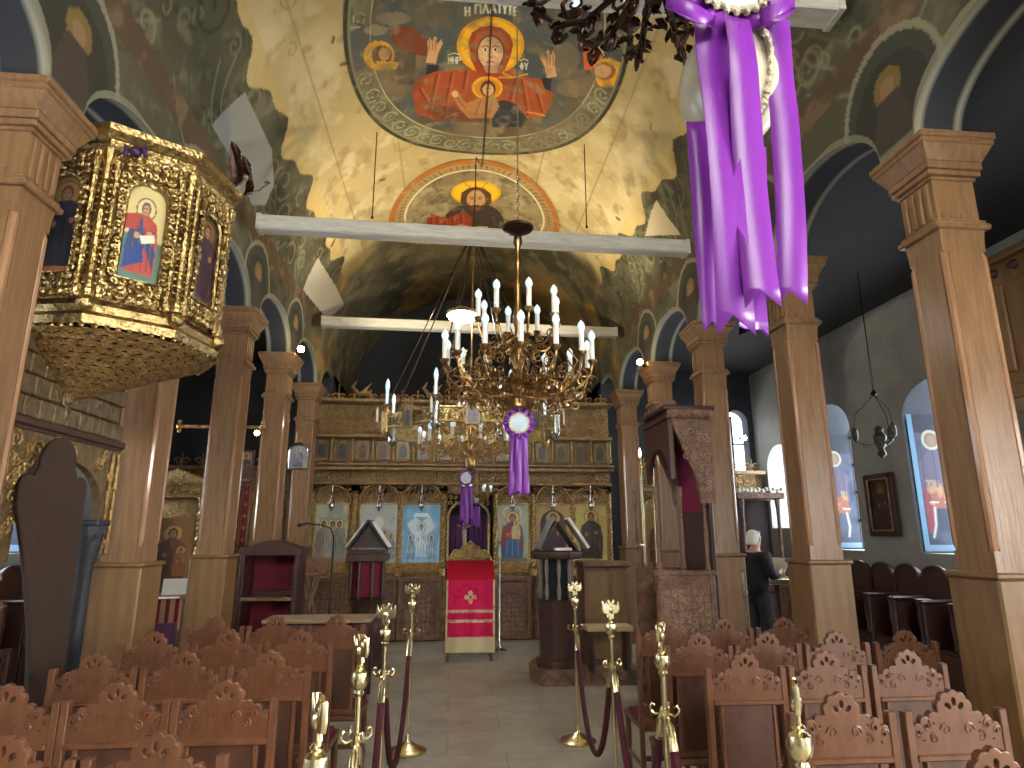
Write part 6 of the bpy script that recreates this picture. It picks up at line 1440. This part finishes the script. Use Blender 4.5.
# embroidered stole in a frame by the third column
o = thing('hanging_stole', 'dark red embroidered stole under a small framed icon between the third and fourth left columns', 'stole', (float(at(243, 490, Y=8.1)[0]), 8.1, 1.5))
for q in (-.05, .05):
    b = MB(); b.box((q, 0, .36), (.085, .012, .72), .003); b.build('band', M['darkred'], o)
b = MB()
for q in (-.09, -.01, .01, .09): b.tube([(q, -.008, .02), (q, -.008, .7)], .004, 5)
for k in range(5): b.box((-.05, -.008, .08 + .14 * k), (.05, .006, .012)); b.box((.05, -.008, .08 + .14 * k), (.05, .006, .012)); b.box((.05, -.008, .08 + .14 * k), (.012, .006, .05)); b.box((-.05, -.008, .08 + .14 * k), (.012, .006, .05))
b.build('gold_embroidery', M['rosegold'], o)
panel('framed_icon', .16, .36, lambda p, w, h: (p.put(np.ones_like(p.x), (150, 132, 104)), saint(p, 0, .02, h * .9, (96, 60, 52), (80, 70, 72), w=.9)), M['icon'], o, .01, .03, (0, 0, .78))
b = MB()
for q in (-.09, .09): b.box((q, -.01, .96), (.022, .04, .4), .004)
for q in (.77, 1.15): b.box((0, -.01, q), (.2, .04, .022), .004)
b.build('icon_frame', M['dark'], o)
b = MB(); b.tube([(0, .02, 0), (0, .02, 1.15)], .012, 6); b.tube([(0, .02, -1.5), (0, .02, 0)], .015, 6); b.lathe([(.1, -1.5), (.1, -1.48), (.02, -1.45)], n=12); b.build('stand_pole', M['iron'], o)
# oval icon on the farthest left column
c = at(298, 456, Y=10.22); o = thing('oval_icon', 'pale arched icon in a silver frame fixed to the farthest left column', 'icon', (c[0], 10.24, c[2] - .2))
def ov(p, w, h): p.put(np.ones_like(p.x), (150, 152, 160)); saint(p, 0, .02, h * .9, (96, 92, 104), (120, 124, 140), (196, 190, 180), (176, 160, 150)); p.mottle((190, 194, 204), 12, .5, .7, 6, .5)
panel('painting', .26, .36, ov, M['icon'], o, .008, .02)
b = MB(); b.tube([(-.14, -.01, 0), (-.14, -.01, .28)] + [(-.14 * math.cos(PI * i / 10), -.01, .28 + .12 * math.sin(PI * i / 10)) for i in range(1, 10)] + [(.14, -.01, .28), (.14, -.01, 0)], .016, 6, True); b.build('frame', M['silver'], o)

# ================================================================== LAMPS
def bulb_lamp(name, label, c, r, m, arm):
    o = thing(name, label, 'lamp', tuple(c)); b = MB(); b.ball((0, 0, 0), r, 14, 9); b.build('lit_bulb', m, o)
    b = MB(); d = Vector(arm); b.tube([tuple(d.normalized() * r * .8), tuple(d.normalized() * r * 1.8), tuple(d)], [r * .7, r * .55, r * .3], 8); b.build('holder', M['iron'], o)
    return o
LA = at(301, 349, Y=8.36); LB = at(640, 362, Y=8.36)
bulb_lamp('bulb_lamp', 'glaring warm bulb on the fourth left column top', LA, .045, M['lamp'], (-.1, .12, -.03))
bulb_lamp('bulb_lamp', 'glaring warm bulb on the fourth right column top', LB, .045, M['lamp'], (.1, .12, -.03))
LC = at(257, 433, Y=8.9); bulb_lamp('bulb_lamp', 'warm bulb glowing between the third and fourth left columns', LC, .035, M['lamp'], (0, .1, -.15))
LD = at(744, 438, Y=11.0); bulb_lamp('picture_lamp', 'white lamp glowing beside the bright window at the end of the right aisle', LD, .045, M['lampw'], (.0, .2, .02))
for k, (u, v, Y, lb) in enumerate(((165, 434, 8.1, 'tiny lit lamp on top of the gilt shrine, left aisle'), (652, 455, 8.1, 'tiny lit candle lamp seen left of the canopied throne, nearer the throne'), (640, 457, 8.2, 'tiny lit candle lamp seen left of the canopied throne, farther from it'))):
    c = at(u, v, Y=Y); o = thing('vigil_lamp', lb, 'lamp', tuple(c)); b = MB(); b.lathe([(.006, .0), (.02, .03), (.016, .07), (.002, .12)], n=8); b.build('flame_bulb', M['flame'], o)
    b = MB(); b.lathe([(.05, -.16), (.03, -.12), (.012, -.1), (.02, -.04), (.04, -.02), (.012, .005)], n=10)
    if k: b.lathe([(.07, -c[2]), (.07, -c[2] + .03), (.02, -c[2] + .08), (.014, -.16)], n=10)
    b.build('brass_holder', M['brass'], o)
# ================================================================== RIGHT AISLE
# saints painted on the window jambs
def jamb(p, w, h, s=0):
    p.put(np.ones_like(p.x), (46, 50, 62)); p.mottle((66, 72, 84), 2.5, .45, .65, 60 + s, .7); p.put((p.y > h - .28) * 1.0, (36, 38, 46)); p.put((p.x < -w / 2 + .07) * 1.0, (86, 116, 136)); p.put((p.y < .08) * 1.0, (96, 118, 136))  # bluish edge strip paints in the daylit rim of the jamb
    x = -.02; p.ell(x, h * .79, .13, .13, (132, 128, 110)); p.ell(x, h * .79, .095, .095, (96, 84, 70)); p.ell(x, h * .785, .055, .07, (112, 92, 74))
    p.poly([(x - .06, h * .72), (x - .2, h * .62), (x - .22, h * .4), (x + .2, h * .4), (x + .2, h * .64), (x + .06, h * .72)], (72, 66, 80)); p.poly([(x - .2, h * .46), (x - .2, h * .12), (x - .1, h * .12), (x - .06, h * .4)], (104, 46, 54))
    p.poly([(x - .12, h * .44), (x + .16, h * .46), (x + .18, h * .3), (x - .1, h * .3)], (112, 70, 58)); p.mottle((150, 124, 84), 9, .5, .65, 70 + s, .6, (np.abs(p.x - x) < .16) * (p.y > h * .32) * (p.y < h * .5))
    for q in (-.08, .12): p.line([(x + q, h * .3), (x + q * 1.2, h * .18), (x + q * 1.3 - .04, h * .1)], .045, (142, 142, 132)); p.line([(x + q - .05, h * .34), (x + q + .06, h * .34)], .025, (146, 146, 136))
    for q in (-.15, 0, .12): p.line([(x + q, h * .7), (x + q * 1.1, h * .45)], .018, (60, 52, 66))
for k, (yf, lb) in enumerate(((7.55, 'tall'), (9.68, 'tall'))):
    ob = panel('wall_painting', .62, 1.75, lambda p, w, h, k=k: jamb(p, w, h, k), M['fresco'], None, .009, .012, (WR + .36, yf - .012, 1.44))
    tag(ob, ['tall painted saint with pale halo on the bluish window recess by the nearest right column', 'tall painted saint on the farther window recess, right of the second right column'][k], 'wall painting'); ob['kind'] = 'thing'
ob = panel('wall_painting', .62, 1.6, lambda p, w, h: jamb(p, w, h, 5), M['fresco'], None, .009, .012, (WL - .36, 8.6 - .012, 1.44)); tag(ob, 'bright blue and pink painting on the window recess behind the near left column', 'wall painting'); ob['kind'] = 'thing'
# framed picture between the windows
o = thing('framed_picture', 'dark picture in a wide gilt-edged frame hung between two right aisle windows', 'picture', (WR - .03, 8.1, 1.62), -PI / 2)
panel('canvas', .42, .66, lambda p, w, h: (p.put(np.ones_like(p.x), (46, 38, 34)), p.mottle((84, 62, 48), 6, .45, .65, 4, .8), saint(p, 0, .05, .55, (66, 40, 36), (52, 48, 48), (110, 88, 56))), M['icon'], o, .01, .015, (0, -.01, .08))
b = MB()
for q in (-.25, .25): b.box((q, -.02, .41), (.08, .06, .82), .015)
for q in (.04, .78): b.box((0, -.02, q), (.56, .06, .08), .015)
b.build('frame', M['dark'], o)
b = MB()
for q in (-.205, .205): b.box((q, -.045, .41), (.014, .02, .68), .004)
for q in (.075, .745): b.box((0, -.045, q), (.42, .02, .014), .004)
b.build('gilt_edge', M['goldwood'], o)
# hanging lamp with cups
c = Vector(at(880, 440, Y=6.6)); o = thing('hanging_lamp', 'dull silver hanging lamp with three cups on a thin chain in the right aisle', 'lamp', tuple(c))
b = MB(); b.lathe([(.01, -.2), (.05, -.16), (.03, -.1), (.06, -.04), (.07, .04), (.04, .09), (.05, .12), (.015, .16)], n=14); dull = mat('dull silver', (112, 108, 102), .5, .8, col2=(72, 68, 64), scale=20); b.build('bowl', dull, o)
for k in range(3):
    a = 2 * PI * k / 3 + .5; x, y = .24 * math.cos(a), .24 * math.sin(a); b = MB(); b.tube([(0, 0, .0), (x * .5, y * .5, -.06), (x, y, .0)], .008, 6); b.lathe([(.012, 0), (.03, .02), (.036, .07), (.03, .1), (.034, .12), (.01, .16)], (x, y, 0), 10); b.spiral((x * .6, y * .6, -.05), .05, 1.3, .006); b.build('cup_arm', dull, o)
    b = MB(); b.tube([(x, y, .14), (x * .9, y * .9, .3), (0, 0, .52)], .004, 5); b.build('chain', M['bronze'], o)
b = MB(); b.lathe([(.01, .5), (.04, .53), (.01, .57)], n=8); chain(b, (0, 0, .55), (0, 0, .9)); b.tube([(0, 0, .9), (0, 0, 4.68 - c.z)], .006, 6); b.build('long_chain', M['bronze'], o)
# wooden gallery
o = thing('wooden_gallery', 'yellowish wooden gallery front with dark-dotted rail, top right behind the near column', 'gallery', (4.55, 1.0, 2.7))
L = 8.2
b = MB(); b.box((.6, 0, .05), (1.2, L, .1), .01); b.build('gallery_floor', M['woodmid'], o)
b = MB(); b.box((0, 0, .62), (.06, L, 1.08), .006); b.build('parapet', M['woodmid'], o)
for k in range(13):
    b = MB(); b.box((-.045, -L / 2 + .32 + .63 * k, .6), (.03, .5, .74), .012); b.build('raised_panel', M['woodmid'], o)
b = MB(); b.box((-.02, 0, 1.19), (.16, L, .06), .012); b.box((-.03, 0, .06), (.12, L, .12), .012); b.build('handrail', M['woodmid'], o)
for k in range(41): b = MB(); b.ball((-.035, -L / 2 + .1 + .2 * k, 1.09), .045, 8, 6); b.build('dark_boss', M['dark'], o)
# white-haired person reading in the right aisle
def skin(name, V_, E_, R_, m, parent, sub=2):
    me = bpy.data.meshes.new(name); me.from_pydata(V_, E_, []); me.materials.append(m)
    ob = bpy.data.objects.new(name, me); link(ob, parent)
    md = ob.modifiers.new('skin', 'SKIN'); md.use_smooth_shade = True
    for i, sv_ in enumerate(me.skin_vertices[0].data):
        r = R_[i]; sv_.radius = (r, r) if not isinstance(r, tuple) else r; sv_.use_root = (i == 0)
    s2 = ob.modifiers.new('sub', 'SUBSURF'); s2.levels = sub; s2.render_levels = sub
    return ob
c = at(755, 560, Y=8.3); per = thing('person', 'white-haired person in a dark jacket standing in the right aisle holding white papers', 'person', (float(c[0]), 8.3, 0), -1.15)
# local: faces +y, right hand +x
V_ = [(0, 0, .93), (0, .0, 1.1), (0, -.01, 1.28), (0, -.01, 1.40), (0, .02, 1.47), (0, .035, 1.53), (0, .03, 1.60), (0, .02, 1.655),
      (.09, 0, .88), (.1, .01, .5), (.1, -.02, .09), (.1, .1, .04), (-.09, 0, .88), (-.1, .01, .5), (-.1, -.02, .09), (-.1, .1, .04),
      (.17, -.01, 1.37), (.22, .02, 1.12), (.17, .22, 1.14), (.13, .3, 1.17), (-.17, -.01, 1.37), (-.22, .02, 1.12), (-.17, .22, 1.14), (-.13, .3, 1.17)]
E_ = [(0, 1), (1, 2), (2, 3), (3, 4), (4, 5), (5, 6), (6, 7), (0, 8), (8, 9), (9, 10), (10, 11), (0, 12), (12, 13), (13, 14), (14, 15), (3, 16), (16, 17), (17, 18), (18, 19), (3, 20), (20, 21), (21, 22), (22, 23)]
R_ = [(.08, .055), (.1, .07), (.11, .07), (.06, .05), .05, .072, (.075, .09), .05, .05, .045, .04, .035, .05, .045, .04, .035, .06, .045, .034, .028, .06, .045, .034, .028]
fing = []
for s, wi in ((1, 19), (-1, 23)):
    w = Vector(V_[wi]); k0 = len(V_); V_.append(tuple(w + Vector((-s * .01, .05, .01)))); E_.append((wi, k0)); R_.append((.034, .016))
    for f in range(4):
        a = len(V_); off = (f - 1.5) * .018; ln_ = (.032, .04, .037, .028)[f]
        V_.append(tuple(w + Vector((-s * .012, .085, .012 + off)))); V_.append(tuple(w + Vector((-s * .03, .085 + ln_ * .7, .014 + off)))); V_.append(tuple(w + Vector((-s * .055, .085 + ln_, .014 + off))))
        E_ += [(k0, a), (a, a + 1), (a + 1, a + 2)]; R_ += [.0095, .0085, .0075]
    a = len(V_); V_.append(tuple(w + Vector((-s * .03, .05, .04)))); V_.append(tuple(w + Vector((-s * .05, .085, .05)))); E_ += [(k0, a), (a, a + 1)]; R_ += [.011, .009]
skin('body', V_, E_, R_, M['skin'], per)
b = MB(); b.tube([(0, .105, 1.6), (0, .135, 1.575), (0, .115, 1.565)], [.008, .014, .008], 7); b.build('nose', M['skin'], per)
for s in (-1, 1):
    b = MB(); b.ball((s * .03, .105, 1.605), .011, 8, 6); b.build('eye', M['white'], per); b = MB(); b.lathe([(.004, 0), (.028, .005), (.02, .02)], n=8); b.v = [(s * .078 + z * s, .02 + x * .7, 1.585 + y * 1.2) for x, y, z in b.v]; b.build('ear', M['skin'], per)
b = MB(); b.tube([(-.025, .108, 1.54), (0, .116, 1.538), (.025, .108, 1.54)], [.004, .007, .004], 6); b.build('mouth', mat('lips', (160, 96, 84), .6), per)
b = MB(); b.lathe([(.1 * math.cos(t), .105 * math.sin(t)) for t in np.linspace(-.35, 1.55, 9)], (0, 0, 1.6), 18)
b.v = [(x * .92, y * 1.0 - .005 + max(0, 0) , z - (.05 if (y < -.02 and z < 1.64) else 0) + (.05 if (y > .05 and z < 1.65) else 0)) for x, y, z in b.v]; b.build('hair', M['hair'], per)
J = [0, 1, 2, 3, 16, 17, 18, 20, 21, 22]; idx = {v: i for i, v in enumerate(J)}
JV = [V_[j] for j in J]; JV[0] = (0, 0, .8); JV[6] = tuple(Vector(V_[17]).lerp(Vector(V_[18]), .95)); JV[9] = tuple(Vector(V_[21]).lerp(Vector(V_[22]), .95))
skin('jacket', JV, [(0, 1), (1, 2), (2, 3), (3, 4), (4, 5), (5, 6), (3, 7), (7, 8), (8, 9)], [(.19, .14), (.175, .13), (.19, .13), (.11, .1), .09, .07, .057, .09, .07, .057], M['black'], per)
tr = [(0, 0, 1.0), (.09, 0, .84), (.1, .01, .5), (.1, -.02, .08), (-.09, 0, .84), (-.1, .01, .5), (-.1, -.02, .08)]
skin('trousers', tr, [(0, 1), (1, 2), (2, 3), (0, 4), (4, 5), (5, 6)], [(.165, .125), .11, .08, .068, .11, .08, .068], mat('dark trousers', (40, 38, 42), .8), per)
for s in (-1, 1): b = MB(); b.tube([(s * .1, -.05, .045), (s * .1, .03, .05), (s * .1, .13, .035), (s * .1, .19, .025)], [.04, .048, .042, .024], 10); b.build('shoe', M['black'], per)
b = MB(); R2 = Matrix.Rotation(-1.15, 4, 'Z')
w = R2 @ Vector((0, .42, 1.22)); b.T = Matrix.Translation((float(c[0]), 8.3, 0)) @ R2 @ Matrix.Translation((0, .42, 1.24)) @ Matrix.Rotation(-.7, 4, 'X')
b.box((-.08, 0, 0), (.17, .012, .24), .003); b.box((.08, 0, 0), (.17, .012, .24), .003); tag(b.build('paper_sheets', M['white']), 'white papers held open by the white-haired person', 'paper')
# tray of candles before the side screen
o = thing('candle_tray', 'dark candle tray on a stand beside the white-haired person, right aisle', 'candle stand', (4.75, 9.3, 0))
b = MB(); b.lathe([(.2, 0), (.2, .03), (.05, .06), (.035, .1), (.035, .9), (.06, .94)], n=12); b.build('stand', M['dark'], o)
b = MB(); b.box((0, 0, .98), (.8, .4, .08), .012); b.build('tray', M['brass'], o)
for k in range(9): b = MB(); b.lathe([(.009, 1.02), (.009, 1.2 + .05 * (k % 3)), (.002, 1.215 + .05 * (k % 3))], (-.32 + .08 * k, .05 * (-1) ** k, 0), 7); b.build('candle', M['cream'], o)
o = thing('carved_shrine', 'dark carved shrine with white trim on top beside the second right column', 'shrine', (4.95, 10.2, 0))
b = MB(); b.box((0, 0, .5), (.7, .5, 1.0), .012); b.build('cabinet', M['carved'], o); b = MB(); b.box((0, 0, 2.25), (.8, .56, .1), .012); b.build('top_cornice', M['carved'], o)
for q in (-.3, .3): b = MB(); b.lathe([(.03, 1.0), (.04, 1.1), (.025, 1.2), (.03, 2.0), (.045, 2.2)], (q, -.2, 0), 8); b.build('post', M['carved'], o)
b = MB(); b.box((0, .22, 1.6), (.66, .04, 1.2)); b.build('back_board', M['dark'], o)
b = MB()
for k in range(12): b.ball((-.36 + .065 * k, -.27, 2.33 + .02 * (k % 2)), .034, 7, 5)
b.build('white_flowers', M['white'], o)
o = thing('altar_chair_pole', 'thin pale candle pole standing left of the nearest right column base', 'candle stand', (2.7, 5.9, 0))
o.name = 'candle_pole'
b = MB(); b.lathe([(.1, 0), (.1, .02), (.02, .05), (.011, .07), (.011, 1.1), (.03, 1.12), (.014, 1.14), (.014, 1.3)], n=12); b.build('pole', M['silver'], o)
# ================================================================== LIGHT
def area(name, loc, rot, sx, sy, power, col=(1, 1, 1)):
    l = bpy.data.lights.new(name, 'AREA'); l.shape = 'RECTANGLE'; l.size = sx; l.size_y = sy; l.energy = power; l.color = col
    o = bpy.data.objects.new(name, l); C.objects.link(o); o.location = loc; o.rotation_euler = rot; return o
def point(name, loc, power, col, r=.04):
    l = bpy.data.lights.new(name, 'POINT'); l.energy = power; l.color = col; l.shadow_soft_size = r
    o = bpy.data.objects.new(name, l); C.objects.link(o); o.location = loc; return o
def spot(name, loc, target, power, col, ang=100, r=.06):
    l = bpy.data.lights.new(name, 'SPOT'); l.energy = power; l.color = col; l.spot_size = math.radians(ang); l.spot_blend = .8; l.shadow_soft_size = r
    o = bpy.data.objects.new(name, l); C.objects.link(o); o.location = loc
    o.rotation_euler = (Vector(target) - Vector(loc)).to_track_quat('-Z', 'Y').to_euler(); return o
area('door_daylight', (1.2, Y0 + .05, 1.6), (PI / 2, 0, PI), 2.7, 2.9, 150, (1, .96, .88))
area('west_fill', (.3, Y0 + .05, 5.0), (PI / 2, 0, PI), 3.4, 1.6, 640, (1, .98, .93))  # added fill light high on the west wall, where no window opens
for (a, c, z0, z1) in winR: area('window_daylight', (WR + .66, (a + c) / 2, (z0 + z1) / 2), (0, PI / 2, 0), z1 - z0, c - a, (55 if a > 5 else 50) if a > 0 else 620, (.78, .88, 1) if a > 0 else (1, .96, .9))  # the added window behind the camera gets the strong warm lamp
for (a, c, z0, z1) in winL: area('window_daylight', (WL - .66, (a + c) / 2, (z0 + z1) / 2), (0, -PI / 2, 0), z1 - z0, c - a, 30 if a < 6 else 60, (.78, .88, 1))
spot('flood_left', (-1.95, 8.2, 4.15), (.9, 8.2, 7.0), 160, (1, .83, .52), 130)
spot('flood_right', (2.5, 8.2, 4.15), (-.3, 8.2, 7.0), 160, (1, .83, .52), 130)
w = bpy.data.worlds.new('world'); S.world = w; w.use_nodes = True
w.node_tree.nodes['Background'].inputs[0].default_value = (.75, .85, 1, 1); w.node_tree.nodes['Background'].inputs[1].default_value = .6
S.view_settings.view_transform = 'Standard'; S.view_settings.look = 'None'; S.view_settings.gamma = 1; S.view_settings.exposure = 1.08
try: S.view_settings.use_curve_mapping = False
except Exception: pass
